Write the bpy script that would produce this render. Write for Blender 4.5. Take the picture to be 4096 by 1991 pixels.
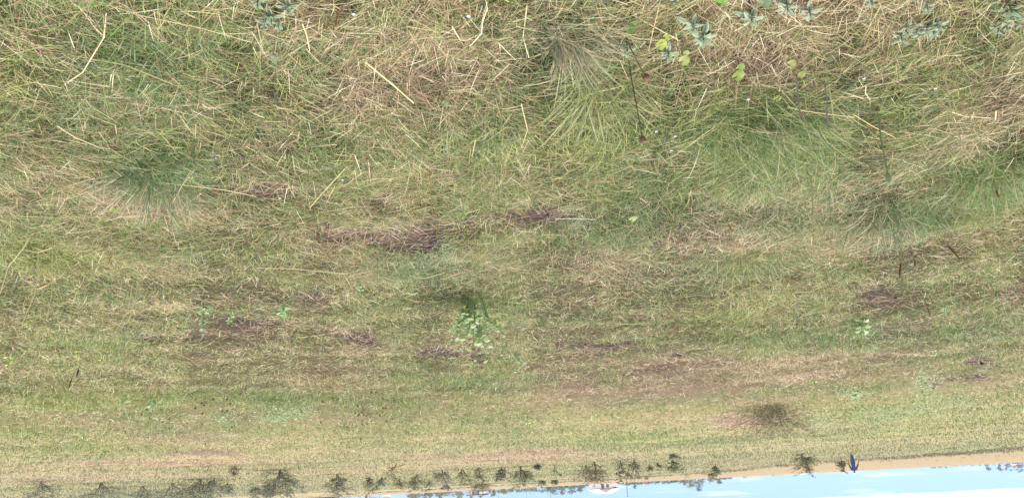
import bpy, bmesh, math, random
import numpy as np
from mathutils import Vector, Matrix

for o in list(bpy.data.objects):
    bpy.data.objects.remove(o, do_unlink=True)
SC = bpy.context.scene
COL = SC.collection
R = math.radians

# ------------------------------------------------------------------ camera
W_PX, H_PX, F_PX = 4096.0, 1991.0, 3154.0
CAM_H = 1.50
PITCH, ROLL = R(17.05), R(2.88)
F0 = np.array([0.0, math.cos(PITCH), -math.sin(PITCH)])
R0 = np.array([1.0, 0.0, 0.0])
U0 = np.array([0.0, math.sin(PITCH), math.cos(PITCH)])
# the photograph was taken with the camera held upside down
CR = -(math.cos(ROLL) * R0 - math.sin(ROLL) * U0)
CU = -(math.sin(ROLL) * R0 + math.cos(ROLL) * U0)
cam_d = bpy.data.cameras.new('camera')
cam_d.sensor_width = 36.0
cam_d.lens = 36.0 * F_PX / W_PX
cam_d.clip_start = 0.05
cam_d.clip_end = 20000
cam = bpy.data.objects.new('camera', cam_d)
COL.objects.link(cam)
M = Matrix.Identity(4)
for i in range(3):
    M[i][0], M[i][1], M[i][2] = CR[i], CU[i], -F0[i]
M[2][3] = CAM_H
cam.matrix_world = M
SC.camera = cam

# ------------------------------------------------------------------ world and sun
SUN_EL, SUN_AZ = R(64), R(-40)      # azimuth measured from the view direction (+Y), positive to world right
wd = bpy.data.worlds.new('World')
SC.world = wd
wd.use_nodes = True
nt = wd.node_tree
nt.nodes.clear()
def N(t, **k):
    n = nt.nodes.new(t)
    for a, b in k.items(): setattr(n, a, b)
    return n
def L(a, b): nt.links.new(a, b)
def math_node(op, a, b=None, c=None):
    n = N('ShaderNodeMath', operation=op)
    for i, v in enumerate((a, b, c)):
        if v is None: continue
        if isinstance(v, (int, float)): n.inputs[i].default_value = v
        else: L(v, n.inputs[i])
    return n.outputs[0]
tc = N('ShaderNodeTexCoord')
sep = N('ShaderNodeSeparateXYZ'); L(tc.outputs['Generated'], sep.inputs[0])
sky = N('ShaderNodeTexSky', sky_type='NISHITA')
sky.sun_disc = False
sky.sun_elevation = SUN_EL
sky.sun_rotation = SUN_AZ
sky.air_density = 1.6
sky.dust_density = 0.2
sky.ozone_density = 3.0
up = N('ShaderNodeVectorMath', operation='ADD'); L(tc.outputs['Generated'], up.inputs[0]); up.inputs[1].default_value = (0, 0, 0.22)
upn = N('ShaderNodeVectorMath', operation='NORMALIZE'); L(up.outputs[0], upn.inputs[0]); L(upn.outputs[0], sky.inputs[0])
# clear band just above the horizon: tinted Nishita sky
tint = N('ShaderNodeMix', data_type='RGBA', blend_type='MULTIPLY')
tint.inputs['Factor'].default_value = 1.0
L(sky.outputs[0], tint.inputs[6]); tint.inputs[7].default_value = (0.42, 0.49, 0.57, 1)
SKY_TINT = tint.inputs[7]
# cloud bank whose flat base hangs a little over a degree above the horizon
mp = N('ShaderNodeMapping'); mp.inputs['Scale'].default_value = (9, 9, 24); L(tc.outputs['Generated'], mp.inputs['Vector'])
n1 = N('ShaderNodeTexNoise'); n1.inputs['Scale'].default_value = 1.0; n1.inputs['Detail'].default_value = 4
L(mp.outputs[0], n1.inputs['Vector'])
e1 = math_node('MULTIPLY_ADD', n1.outputs[0], 0.016, -0.008)
e2 = math_node('ADD', sep.outputs['Z'], e1)
mr = N('ShaderNodeMapRange', interpolation_type='SMOOTHSTEP')
L(e2, mr.inputs['Value']); mr.inputs['From Min'].default_value = 0.0225; mr.inputs['From Max'].default_value = 0.0252
mp2 = N('ShaderNodeMapping'); mp2.inputs['Scale'].default_value = (14, 14, 150); L(tc.outputs['Generated'], mp2.inputs['Vector'])
n2 = N('ShaderNodeTexNoise'); n2.inputs['Scale'].default_value = 1.0; n2.inputs['Detail'].default_value = 5
L(mp2.outputs[0], n2.inputs['Vector'])
mr2 = N('ShaderNodeMapRange', interpolation_type='SMOOTHSTEP')
L(n2.outputs[0], mr2.inputs['Value']); mr2.inputs['From Min'].default_value = 0.52; mr2.inputs['From Max'].default_value = 0.85
mr2.inputs['To Max'].default_value = 0.35
wisp = math_node('MAXIMUM', mr.outputs[0], mr2.outputs[0])
cl = N('ShaderNodeMix', data_type='RGBA')
L(wisp, cl.inputs['Factor']); L(tint.outputs[2], cl.inputs[6]); cl.inputs[7].default_value = (7.8, 7.8, 7.7, 1)
bg = N('ShaderNodeBackground'); bg.inputs['Strength'].default_value = 0.1
L(cl.outputs[2], bg.inputs['Color'])
wo = N('ShaderNodeOutputWorld'); L(bg.outputs[0], wo.inputs['Surface'])

sun_d = bpy.data.lights.new('sun', 'SUN')
sun_d.energy = 3.0
sun_d.angle = R(11)
sun_d.color = (1.0, 0.96, 0.89)
sun = bpy.data.objects.new('sun', sun_d)
COL.objects.link(sun)
sd = Vector((math.sin(SUN_AZ) * math.cos(SUN_EL), math.cos(SUN_AZ) * math.cos(SUN_EL), math.sin(SUN_EL)))
sun.rotation_euler = sd.to_track_quat('Z', 'Y').to_euler()
sun.location = (0, 0, 30)

SC.render.engine = 'CYCLES'
vs = SC.view_settings
SC.display_settings.display_device = 'sRGB'
vs.view_transform = 'Standard'; vs.look = 'None'; vs.exposure = 1.42; vs.gamma = 1.0
vs.use_curve_mapping = False

# ------------------------------------------------------------------ helpers
rng = np.random.default_rng(7)
random.seed(7)

def lin(h, k=1.0):
    h = h.lstrip('#')
    v = [int(h[i:i + 2], 16) / 255 for i in (0, 2, 4)]
    return np.array([(c / 12.92 if c <= 0.04045 else ((c + 0.055) / 1.055) ** 2.4) for c in v]) * k

_tab = rng.random((256, 256))
def vnoise(x, y, seed=0):
    x = np.asarray(x, float) + seed * 17.31; y = np.asarray(y, float) + seed * 5.77
    xi = np.floor(x).astype(int); yi = np.floor(y).astype(int)
    fx = x - xi; fy = y - yi
    fx = fx * fx * (3 - 2 * fx); fy = fy * fy * (3 - 2 * fy)
    a = _tab[xi & 255, yi & 255]; b = _tab[(xi + 1) & 255, yi & 255]
    c = _tab[xi & 255, (yi + 1) & 255]; d = _tab[(xi + 1) & 255, (yi + 1) & 255]
    return (a * (1 - fx) + b * fx) * (1 - fy) + (c * (1 - fx) + d * fx) * fy
def fbm(x, y, s, seed=0, oct=3):
    t = 0; a = 1; q = 0
    for o in range(oct):
        t = t + a * vnoise(np.asarray(x) / s, np.asarray(y) / s, seed + o * 3); q += a; a *= 0.5; s *= 0.5
    return t / q

def smooth(a, b, v):
    t = np.clip((np.asarray(v, float) - a) / (b - a), 0, 1)
    return t * t * (3 - 2 * t)

def height(x, y):
    x = np.asarray(x, float); y = np.asarray(y, float)
    r = np.hypot(x, y)
    z = 0.10 * (fbm(x, y, 0.5, 1, 3) - 0.5) + 0.10 * (fbm(x, y, 2.3, 4, 2) - 0.5)
    z = z * (1 - 0.75 * smooth(25, 60, r))
    z = z - np.maximum(r - 430, 0) * 0.03
    return z

def pix_dir(X, Y):
    return F0 + (X - W_PX / 2) / F_PX * CR - (Y - H_PX / 2) / F_PX * CU
def on_plane(X, Y, z=0.0):
    d = pix_dir(X, Y)
    t = (z - CAM_H) / d[2]
    return np.array([d[0] * t, d[1] * t, z])
def on_ground(X, Y):
    z = 0.0
    for _ in range(5):
        p = on_plane(X, Y, z)
        z = float(height(p[0], p[1]))
    return p
def at_depth(X, Y, yd):
    d = pix_dir(X, Y)
    t = yd / d[1]
    return np.array([d[0] * t, yd, CAM_H + d[2] * t])
def project(x, y, z=0.0):
    dx = np.asarray(x, float); dy = np.asarray(y, float); dz = np.asarray(z, float) - CAM_H
    f = dx * F0[0] + dy * F0[1] + dz * F0[2]
    r = dx * CR[0] + dy * CR[1] + dz * CR[2]
    u = dx * CU[0] + dy * CU[1] + dz * CU[2]
    f = np.where(f > 1e-3, f, 1e-3)
    return W_PX / 2 + F_PX * r / f, H_PX / 2 - F_PX * u / f, f
def px_size(y_depth):            # metres per photo pixel, roughly, at a depth
    return y_depth / F_PX

# ---- materials
MATS = {}
def mat(name, base=None, rough=0.8, attr=None, transl=0.0, noise=None, spec=0.2, bump=0.0):
    if name in MATS: return MATS[name]
    m = bpy.data.materials.new(name); m.use_nodes = True
    t = m.node_tree; t.nodes.clear()
    out = t.nodes.new('ShaderNodeOutputMaterial')
    p = t.nodes.new('ShaderNodeBsdfPrincipled')
    p.inputs['Roughness'].default_value = rough
    p.inputs['Specular IOR Level'].default_value = spec
    src = None
    if attr:
        a = t.nodes.new('ShaderNodeAttribute'); a.attribute_name = attr; src = a.outputs['Color']
    else:
        rgb = t.nodes.new('ShaderNodeRGB'); rgb.outputs[0].default_value = (*base, 1); src = rgb.outputs[0]
    if noise:
        sc_, amt = noise
        tcn = t.nodes.new('ShaderNodeTexCoord')
        n = t.nodes.new('ShaderNodeTexNoise'); n.inputs['Scale'].default_value = sc_; n.inputs['Detail'].default_value = 6
        t.links.new(tcn.outputs['Object'], n.inputs['Vector'])
        mrn = t.nodes.new('ShaderNodeMapRange')
        mrn.inputs['From Min'].default_value = 0.3; mrn.inputs['From Max'].default_value = 0.7
        mrn.inputs['To Min'].default_value = 1 - amt; mrn.inputs['To Max'].default_value = 1 + amt
        t.links.new(n.outputs[0], mrn.inputs['Value'])
        mx = t.nodes.new('ShaderNodeMix'); mx.data_type = 'RGBA'; mx.blend_type = 'MULTIPLY'; mx.inputs['Factor'].default_value = 1
        t.links.new(src, mx.inputs[6]); t.links.new(mrn.outputs[0], mx.inputs[7])
        src = mx.outputs[2]
        if bump:
            b = t.nodes.new('ShaderNodeBump'); b.inputs['Strength'].default_value = bump; b.inputs['Distance'].default_value = 0.02
            t.links.new(n.outputs[0], b.inputs['Height']); t.links.new(b.outputs[0], p.inputs['Normal'])
    t.links.new(src, p.inputs['Base Color'])
    sh = p.outputs[0]
    if transl > 0:
        tr = t.nodes.new('ShaderNodeBsdfTranslucent'); t.links.new(src, tr.inputs['Color'])
        ms = t.nodes.new('ShaderNodeMixShader'); ms.inputs[0].default_value = transl
        t.links.new(sh, ms.inputs[1]); t.links.new(tr.outputs[0], ms.inputs[2]); sh = ms.outputs[0]
    t.links.new(sh, out.inputs['Surface'])
    MATS[name] = m
    return m

def tag(o, label=None, cat=None, group=None, kind=None):
    if label: o['label'] = label
    if cat: o['category'] = cat
    if group: o['group'] = group
    if kind: o['kind'] = kind
    return o
def link(name, me, m=None, parent=None, loc=None):
    o = bpy.data.objects.new(name, me); COL.objects.link(o)
    if m is not None: me.materials.append(m)
    if parent is not None: o.parent = parent
    if loc is not None: o.location = loc
    return o
def empty(name, loc, rz=0.0):
    o = bpy.data.objects.new(name, None); COL.objects.link(o)
    o.location = loc; o.rotation_euler = (0, 0, rz); o.empty_display_size = 0.1
    return o
def quads_mesh(name, V, Q, C=None, smooth_=False):
    me = bpy.data.meshes.new(name)
    V = np.ascontiguousarray(V, np.float32); Q = np.ascontiguousarray(Q, np.int32)
    me.vertices.add(len(V)); me.vertices.foreach_set('co', V.ravel())
    k = Q.shape[1]
    me.loops.add(Q.size); me.loops.foreach_set('vertex_index', Q.ravel())
    me.polygons.add(len(Q))
    me.polygons.foreach_set('loop_start', np.arange(0, Q.size, k, dtype=np.int32))
    me.polygons.foreach_set('loop_total', np.full(len(Q), k, np.int32))
    if smooth_: me.polygons.foreach_set('use_smooth', np.ones(len(Q), bool))
    if C is not None:
        a = me.color_attributes.new('tint', 'FLOAT_COLOR', 'POINT')
        c4 = np.ones((len(V), 4), np.float32); c4[:, :3] = C
        a.data.foreach_set('color', c4.ravel())
    me.update(calc_edges=True)
    return me

class MB:
    """collects shapes for one mesh"""
    def __init__(s): s.v = []; s.f = []; s.c = []
    def vert(s, p, c): s.v.append(tuple(p)); s.c.append(tuple(c)); return len(s.v) - 1
    def tube(s, pts, rad, col, n=5, cap=True):
        pts = [Vector(p) for p in pts]
        if not hasattr(rad, '__len__'): rad = [rad] * len(pts)
        prev = None; ref = Vector((0.3, 0.2, 1)).normalized()
        rings = []
        for i, p in enumerate(pts):
            d = (pts[min(i + 1, len(pts) - 1)] - pts[max(i - 1, 0)])
            if d.length < 1e-9: d = Vector((0, 0, 1))
            d.normalize()
            a = d.cross(ref)
            if a.length < 1e-3: a = d.cross(Vector((1, 0, 0)))
            a.normalize(); b = d.cross(a)
            rings.append([s.vert(p + (a * math.cos(2 * math.pi * k / n) + b * math.sin(2 * math.pi * k / n)) * rad[i], col) for k in range(n)])
        for r0, r1 in zip(rings, rings[1:]):
            for k in range(n): s.f.append((r0[k], r0[(k + 1) % n], r1[(k + 1) % n], r1[k]))
        if cap:
            s.f.append(tuple(reversed(rings[0]))); s.f.append(tuple(rings[-1]))
    def leaf(s, base, d, n, length, width, col, edge=None, segs=3, cup=0.15, droop=0.2):
        """a lance-shaped leaf: two halves folded along a midrib"""
        base = Vector(base); d = Vector(d).normalized(); n = Vector(n)
        sd = d.cross(n)
        if sd.length < 1e-4: sd = d.cross(Vector((1, 0.2, 0)))
        sd.normalize(); up = sd.cross(d).normalized()
        edge = col if edge is None else edge
        rows = []
        for i in range(segs + 1):
            t = i / segs
            w = width * 0.5 * max(math.sin(math.pi * min(t * 0.86 + 0.10, 1.0)), 0.02) * (1.0 if t < 1 else 0.15)
            c = base + d * length * t - up * (droop * length * t * t)
            rows.append((s.vert(c + sd * w + up * cup * w, edge), s.vert(c, col), s.vert(c - sd * w + up * cup * w, edge)))
        for a, b in zip(rows, rows[1:]):
            s.f.append((a[0], a[1], b[1], b[0])); s.f.append((a[1], a[2], b[2], b[1]))
    def box(s, x0, x1, y0, y1, z0, z1, col=(1, 1, 1)):
        i = [s.vert((x, y, z), col) for z in (z0, z1) for y in (y0, y1) for x in (x0, x1)]
        for q in ((0, 2, 3, 1), (4, 5, 7, 6), (0, 1, 5, 4), (2, 6, 7, 3), (0, 4, 6, 2), (1, 3, 7, 5)):
            s.f.append(tuple(i[k] for k in q))
    def build(s, name, m, parent=None, loc=None, smooth_=False, sub=None):
        me = bpy.data.meshes.new(name)
        o = None
        me.from_pydata(s.v, [], s.f)
        a = me.color_attributes.new('tint', 'FLOAT_COLOR', 'POINT')
        c4 = np.ones((len(s.v), 4), np.float32)
        if s.v: c4[:, :3] = np.array(s.c)[:, :3]
        a.data.foreach_set('color', c4.ravel())
        if smooth_:
            for p in me.polygons: p.use_smooth = True
        me.update()
        return link(name, me, m, parent, loc)

# ------------------------------------------------------------------ the meadow's colour map (albedo, growth and painted hollow shade, fixed to the ground)
# blobs: centre and radii where the patch lies as seen in the photograph (2576 wide), then  green, yellow, pink, bare, tall
BL = [
 # x,   y,   rx,  ry,  dict
 (320, 150, 190, 120, dict(g=.30, yl=-.35)), (30, 170, 90, 70, dict(g=.2, yl=.6)), (560, 60, 60, 50, dict(g=.35)),
 (720, 20, 120, 40, dict(g=-.3, pk=.1)), (880, 215, 60, 50, dict(g=-.35, pk=.3)), (1040, 180, 160, 70, dict(g=-.25, pk=.3, hol=.4)),
 (1000, 90, 150, 50, dict(g=-.25)), (1400, 95, 120, 70, dict(g=.1, yl=-.4, hol=.5)), (1505, 230, 90, 110, dict(g=.45, yl=.4)),
 (1790, 130, 150, 50, dict(g=-.35, pk=.3, hol=.5)), (1930, 150, 70, 50, dict(g=-.4, pk=.3, hol=.4)), (1640, 60, 60, 40, dict(g=-.1)),
 (1940, 310, 170, 85, dict(g=.55, yl=-.1, tall=.5)), (2300, 160, 110, 90, dict(g=.35)), (2480, 60, 80, 60, dict(g=.4, yl=-.2)),
 (2500, 430, 110, 60, dict(g=.6, tall=.3)), (2520, 260, 70, 80, dict(g=-.05, yl=-.4)), (1130, 130, 60, 60, dict(g=-.1, pk=.2)),
 (680, 345, 90, 32, dict(g=-.25, pk=.3, hol=.5)), (390, 420, 130, 60, dict(g=.4, yl=-.5)), (320, 510, 90, 28, dict(g=-.5, pk=.35)),
 (690, 472, 75, 22, dict(g=-.4, pk=.6, bare=1.0)), (90, 472, 42, 22, dict(bare=1.2, pk=.5, g=-.3)), (965, 492, 40, 18, dict(bare=1.15, pk=.5, g=-.3)), (210, 488, 30, 16, dict(bare=1.0, g=-.2)), (15, 478, 40, 16, dict(bare=.8, g=-.2)), (780, 480, 30, 16, dict(bare=1.1, g=-.3)),
 (860, 582, 85, 22, dict(bare=1.0, pk=.5, g=-.4)), (1032, 590, 108, 36, dict(bare=1.2, pk=.3, g=-.4)),
 (1380, 527, 140, 20, dict(bare=1.05, pk=.5, g=-.35)), (1880, 495, 110, 22, dict(bare=.85, pk=.5, g=-.35)), (1840, 560, 110, 22, dict(bare=.75, pk=.5, g=-.35)),
 (1250, 560, 120, 18, dict(g=-.3, pk=.4, bare=.65)), (2150, 505, 110, 18, dict(bare=.6, g=-.1)), (2270, 525, 120, 60, dict(g=.45, yl=-.3, tall=.3, hol=.4)), (2530, 555, 100, 50, dict(g=.1, yl=.6)),
 (1880, 640, 160, 38, dict(g=.45, yl=.1, tall=.3)), (600, 620, 160, 50, dict(g=.2, yl=.4)), (1070, 400, 110, 100, dict(g=-.2, yl=.4)),
 (1420, 340, 170, 60, dict(g=.15, yl=.5)), (1460, 460, 150, 40, dict(g=.15, yl=.4)), (130, 640, 120, 60, dict(g=.1, yl=.4)), (2450, 660, 120, 60, dict(g=-.1, yl=.1)),
 (1500, 640, 120, 40, dict(g=-.25, pk=.3)), (1080, 660, 140, 30, dict(g=.2, yl=-.4)),
 (785, 745, 36, 26, dict(bare=.8, pk=.4, g=-.3)), (2210, 745, 90, 26, dict(bare=.45, pk=.4, g=-.3)), (2560, 740, 50, 40, dict(bare=.3, pk=.4, g=-.2)),
 (900, 848, 60, 20, dict(bare=1.0, pk=.3, g=-.3)), (625, 826, 75, 16, dict(bare=.75, pk=.4, g=-.3)), (430, 845, 80, 14, dict(bare=.5, pk=.5, g=-.3)),
 (1510, 869, 90, 14, dict(bare=.9, pk=.3, g=-.4)), (1672, 890, 36, 10, dict(bare=1.1, g=-.2)), (1668, 926, 34, 12, dict(bare=.6, g=-.1, hol=.6)),
 (2450, 903, 40, 10, dict(bare=1.2, g=-.3)), (2430, 949, 52, 12, dict(bare=1.0, g=-.2)), (2330, 966, 30, 10, dict(bare=.6)),
 (1120, 885, 120, 10, dict(bare=.6, pk=.4, g=-.3)), (830, 930, 140, 24, dict(g=-.2, pk=.1, hol=.5)),
 (1180, 750, 240, 70, dict(g=.12, yl=.1)), (1900, 790, 200, 70, dict(g=.3, yl=.1)), (2300, 800, 240, 80, dict(g=.15)),
 (1550, 955, 330, 55, dict(g=-.35, pk=.5)), (1830, 930, 250, 60, dict(g=-.2, pk=.25)), (1850, 1060, 60, 14, dict(g=-.5, pk=1.3)),
 (1450, 965, 50, 14, dict(g=-.3, pk=.5)), (2080, 920, 160, 60, dict(g=-.2, pk=.2)), (1330, 1010, 140, 28, dict(g=-.1, yl=.7)),
 (2220, 1020, 180, 60, dict(g=.35, yl=.2)), (720, 1022, 80, 20, dict(g=.5)), (1560, 1105, 220, 14, dict(g=.5)), (1660, 1015, 120, 24, dict(g=.2, yl=.3)),
 (150, 1015, 210, 40, dict(g=.05, yl=.7)), (520, 1135, 110, 10, dict(g=-.3, pk=.6, bare=.3)), (250, 1128, 190, 7, dict(g=.3)), (120, 1128, 40, 5, dict(g=.4, yl=.3)),
 (400, 1163, 260, 7, dict(g=-.3, pk=.5)), (1250, 1150, 180, 10, dict(g=-.3, pk=.5)), (1380, 1135, 100, 8, dict(g=-.4, pk=.9)),
 (620, 960, 240, 30, dict(g=-.1, pk=.2)), (350, 1045, 80, 20, dict(g=.2)), (380, 1095, 160, 20, dict(g=-.15, pk=.15)),
 (2350, 1090, 200, 24, dict(g=.1, yl=.4)), (2500, 1050, 80, 30, dict(g=.1)), (450, 1100, 120, 16, dict(bare=.15, pk=.4)),
 (1950, 1050, 90, 22, dict(g=-.2, pk=.1, hol=.5)), (1700, 1160, 200, 10, dict(g=-.05, pk=.3)), (900, 1060, 200, 30, dict(g=-.02, pk=.1)),
]
def meadow(x, y):
    """growth parameters of the ground at world x, y"""
    x = np.asarray(x, float); y = np.asarray(y, float)
    X, Y, f = project(x, y, 0.0)
    X = X * (2576 / 4096); Y = Y * (2576 / 4096)
    r = np.hypot(x, y)
    sc_ = np.clip(r / 6, 0.5, 12)
    n1 = fbm(x, y, 0.45, 21, 3); n2 = fbm(x, y, 1.7, 31, 3); n3 = fbm(x, y, 5.5, 41, 3)
    n4 = fbm(x, y, 0.6, 51, 2); n5 = fbm(x, y, 2.2, 61, 2); n6 = fbm(x * .5, y, 11, 71, 3); n7 = fbm(x * .35, y, 30, 81, 3)
    wx = 30 * (n1 - 0.5) + 50 * (n2 - 0.5); wy = 14 * (n4 - 0.5) + 18 * (n5 - 0.5)
    wy = wy * np.clip(4.0 / r, 0.05, 1.0) * 1.5
    far = smooth(12, 40, r)
    g = 0.62 + 0.75 * (n1 - 0.5) * (1 - far) + 0.7 * (n2 - 0.5) * (1 - 0.7 * far) + 0.5 * (n3 - 0.5) + 0.9 * far * (n6 - 0.5) + 0.9 * far * (n7 - .5)
    yl = 0.40 + 0.9 * (n5 - 0.5) + 0.5 * (n4 - 0.5) + 0.12 * smooth(5, 20, r)
    pk = 0.22 + 0.12 * far + 0.7 * (fbm(x, y, 1.4, 91, 2) - 0.5) + 0.9 * (fbm(x * .4, y, 14, 95, 3) - 0.5)
    bare = 0.22 * (smooth(0.68, 0.84, fbm(x, y, 0.9, 101, 3)))
    tall = 1.0 + 0.8 * (n2 - 0.5)
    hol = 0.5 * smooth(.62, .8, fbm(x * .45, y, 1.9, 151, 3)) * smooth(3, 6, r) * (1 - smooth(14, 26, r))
    band = smooth(.50, .68, fbm(x * .3, y, 2.6, 161, 3)) * smooth(4, 7, r) * (1 - .6 * smooth(20, 40, r))
    g = g - .16 * band; pk = pk + .18 * band
    for bx, by, rx, ry, d in BL:
        q = ((X + wx - bx) / rx) ** 2 + ((Y + wy - by) / ry) ** 2
        w = np.exp(-(q ** 1.3) * 0.9)
        for k, v in d.items():
            if k == 'g': g = g + v * w
            elif k == 'yl': yl = yl + v * w
            elif k == 'pk': pk = pk + v * w
            elif k == 'bare': bare = bare + v * w
            elif k == 'tall': tall = tall + v * w
            elif k == 'hol': hol = hol + v * w
    bare = bare * (0.05 + 1.9 * fbm(x, y, np.clip(r / 26, .14, 1.5), 131, 3)) * 1.1
    # ploughed field beyond the meadow: its near edge runs roughly parallel to the horizon
    hor = (1849 + 0.0506 * (4096 - X * 4096 / 2576)) * (2576 / 4096)
    edge_h = np.interp(X, [0, 700, 1000, 1300, 1700, 2100, 2576], [4, 5, 8, 10, 13, 27, 36])
    dirt = smooth(1.25, 0.75, (hor - Y) / edge_h + 0.5 * (n6 - 0.5)) * (r > 30)
    # wide bands of the far meadow
    lite = smooth(26, 60, r) * (1 - dirt)
    g = g - 0.06 * lite
    return dict(g=np.clip(g, 0.02, 0.98), yl=np.clip(yl, 0, 1), pk=np.clip(pk, 0, 1.4), bare=np.clip(bare, 0, 1.1),
                tall=np.clip(tall, .4, 1.8), hol=np.clip(hol, 0, .7), dirt=dirt, r=r)

K_G, K_S = 0.62, 0.62
G_GREY = [lin('#8d9a70', K_G), lin('#7e9168', K_G), lin('#98a583', K_G)]
G_MID = [lin('#7f9a4c', K_G), lin('#6b8a44', K_G), lin('#8fa35a', K_G), lin('#567a3c', K_G)]
G_YEL = [lin('#b4b66e', K_G), lin('#c2be80', K_G), lin('#a2a85e', K_G)]
S_TAN = [lin('#d8c598', K_S), lin('#cbb584', K_S), lin('#e4d5ac', K_S), lin('#b89f70', K_S), lin('#c0a97c', K_S)]
S_PNK = [lin('#c4a288', K_S), lin('#b58f74', K_S), lin('#d2b299', K_S), lin('#9c7a62', K_S)]
S_BRN = [lin('#8a6a4c', K_S), lin('#6e5440', K_S)]
def blade_color(pm, n):
    """one colour per blade from the local mixture"""
    u = rng.random(n); v = rng.random(n); w = rng.random(n)
    out = np.zeros((n, 3))
    isg = u < pm['g']
    def pick(pal):
        return np.array(pal)[rng.integers(0, len(pal), n)]
    yel = v < pm['yl'] * 0.75
    grey = (~yel) & (w < 0.55 - 0.5 * pm['yl'])
    gcol = np.where(yel[:, None], pick(G_YEL), np.where(grey[:, None], pick(G_GREY), pick(G_MID)))
    pnk = v < pm['pk'] * 0.7
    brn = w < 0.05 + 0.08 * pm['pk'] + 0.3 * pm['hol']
    scol = np.where(brn[:, None], pick(S_BRN), np.where(pnk[:, None], pick(S_PNK), pick(S_TAN)))
    gcol = gcol * np.array([0.96, 1.03, 0.97]); scol = scol * np.array([1.0, 1.02, 1.06])
    out = np.where(isg[:, None], gcol, scol)
    out = out * (1 - 0.35 * pm['hol'][:, None] * rng.random((n, 1)))  # shade of the hollows painted into the blade colour
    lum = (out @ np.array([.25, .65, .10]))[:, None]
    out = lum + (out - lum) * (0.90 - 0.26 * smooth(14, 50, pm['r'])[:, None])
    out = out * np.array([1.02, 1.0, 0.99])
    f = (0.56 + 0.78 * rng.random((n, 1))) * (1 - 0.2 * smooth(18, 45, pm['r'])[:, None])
    pale = (rng.random((n, 1)) < 0.08 * (1 - smooth(12, 30, pm['r'])[:, None])) & (~isg[:, None])
    return np.where(pale, lin('#efe4c8', .75), out * f), isg

# ------------------------------------------------------------------ ground sheet
def build_ground():
    na = 1000
    rad = np.concatenate([np.linspace(0.3, 1.4, 8), np.geomspace(1.45, 60, 300), np.geomspace(62, 850, 66)])
    ang_f = np.linspace(-48, 48, 700); ang_b = np.linspace(48, 312, 130)[1:-1]
    ang = np.radians(np.concatenate([ang_f, ang_b])); na = len(ang)
    A, Rr = np.meshgrid(ang, rad)
    x = (np.sin(A) * Rr).ravel(); y = (np.cos(A) * Rr).ravel()
    pm = meadow(x, y)
    front = (y > 0.5)
    for k in ('bare', 'hol', 'dirt'): pm[k] = np.where(front, pm[k], 0)
    z = height(x, y)
    thatch_g = lin('#8a9268', 0.46); thatch_y = lin('#a8a270', .5); thatch_s = lin('#b0a27c', .48); thatch_p = lin('#a88c7a', .5)
    soil = lin('#3e3434', .75); dirt = lin('#bba584', .36)
    g = pm['g'][:, None]; yl = pm['yl'][:, None]; pk = np.clip(pm['pk'], 0, 1)[:, None]
    c = g * (thatch_g * (1 - yl) + thatch_y * yl) + (1 - g) * (thatch_s * (1 - pk) + thatch_p * pk)
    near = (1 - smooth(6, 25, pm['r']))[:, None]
    c = c * (1 - 0.78 * near)  # near ground darkened to paint the shade in gaps between blades
    b = np.clip(pm['bare'] * 1.4, 0, 1)[:, None]
    c = c * (1 - b) + soil * b
    dn = (0.94 + 0.12 * fbm(x, y * 0.3, 14, 111, 3))[:, None]
    c = c * (1 - pm['dirt'][:, None]) + dirt * dn * pm['dirt'][:, None]
    nr = len(rad)
    idx = np.arange(nr * na).reshape(nr, na)
    a = idx[:-1]; b_ = idx[1:]
    Q = np.stack([a, np.roll(a, -1, 1), np.roll(b_, -1, 1), b_], -1).reshape(-1, 4)[:, ::-1]
    V = np.stack([x, y, z], 1)
    # close the middle under the camera
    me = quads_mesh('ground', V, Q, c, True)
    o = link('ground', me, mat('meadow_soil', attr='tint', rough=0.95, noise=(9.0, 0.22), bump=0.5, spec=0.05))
    tag(o, kind='structure')
    return o
build_ground()

# ------------------------------------------------------------------ grass
def strips(P, az, t0, bend, Ln, w, colr, K, twist, taper=True, floor=None):
    n = len(P)
    ds = Ln / K
    V = np.zeros((n, K + 1, 2, 3)); pos = P.copy()
    base_z = P[:, 2]
    perp = np.stack([-np.sin(az), np.cos(az), np.zeros(n)], 1)
    for k in range(K + 1):
        s = k / K
        th = t0 + bend * s
        d = np.stack([np.sin(th) * np.cos(az), np.sin(th) * np.sin(az), np.cos(th)], 1)
        nn = np.stack([-np.cos(th) * np.cos(az), -np.cos(th) * np.sin(az), np.sin(th)], 1)
        side = perp * np.cos(twist)[:, None] + nn * np.sin(twist)[:, None]
        hw = w * 0.5 * ((1.0 - 0.92 * s ** 2.2) if taper else 1.0)
        V[:, k, 0] = pos + side * hw[:, None]; V[:, k, 1] = pos - side * hw[:, None]
        if k < K:
            pos = pos + d * ds[:, None]
            lo = (base_z if floor is None else floor) + 0.004
            pos[:, 2] = np.maximum(pos[:, 2], lo)
    C = np.repeat(colr[:, None, :], (K + 1) * 2, 1).reshape(n, K + 1, 2, 3)
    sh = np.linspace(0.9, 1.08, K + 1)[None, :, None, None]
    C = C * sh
    i0 = (np.arange(n) * (K + 1) * 2)[:, None] + (np.arange(K) * 2)[None, :]
    Q = np.stack([i0, i0 + 1, i0 + 3, i0 + 2], -1).reshape(-1, 4)
    return V.reshape(-1, 3), Q, C.reshape(-1, 3)

def sample_points(n, r0, r1, power, half=41.0):
    u = rng.random(n)
    # density per area ~ r**power  ->  pdf of r ~ r**(power+1)
    e = power + 2
    r = (u * (r1 ** e - r0 ** e) + r0 ** e) ** (1 / e)
    a = np.radians((rng.random(n) * 2 - 1) * half)
    return r * np.sin(a), r * np.cos(a)

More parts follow.
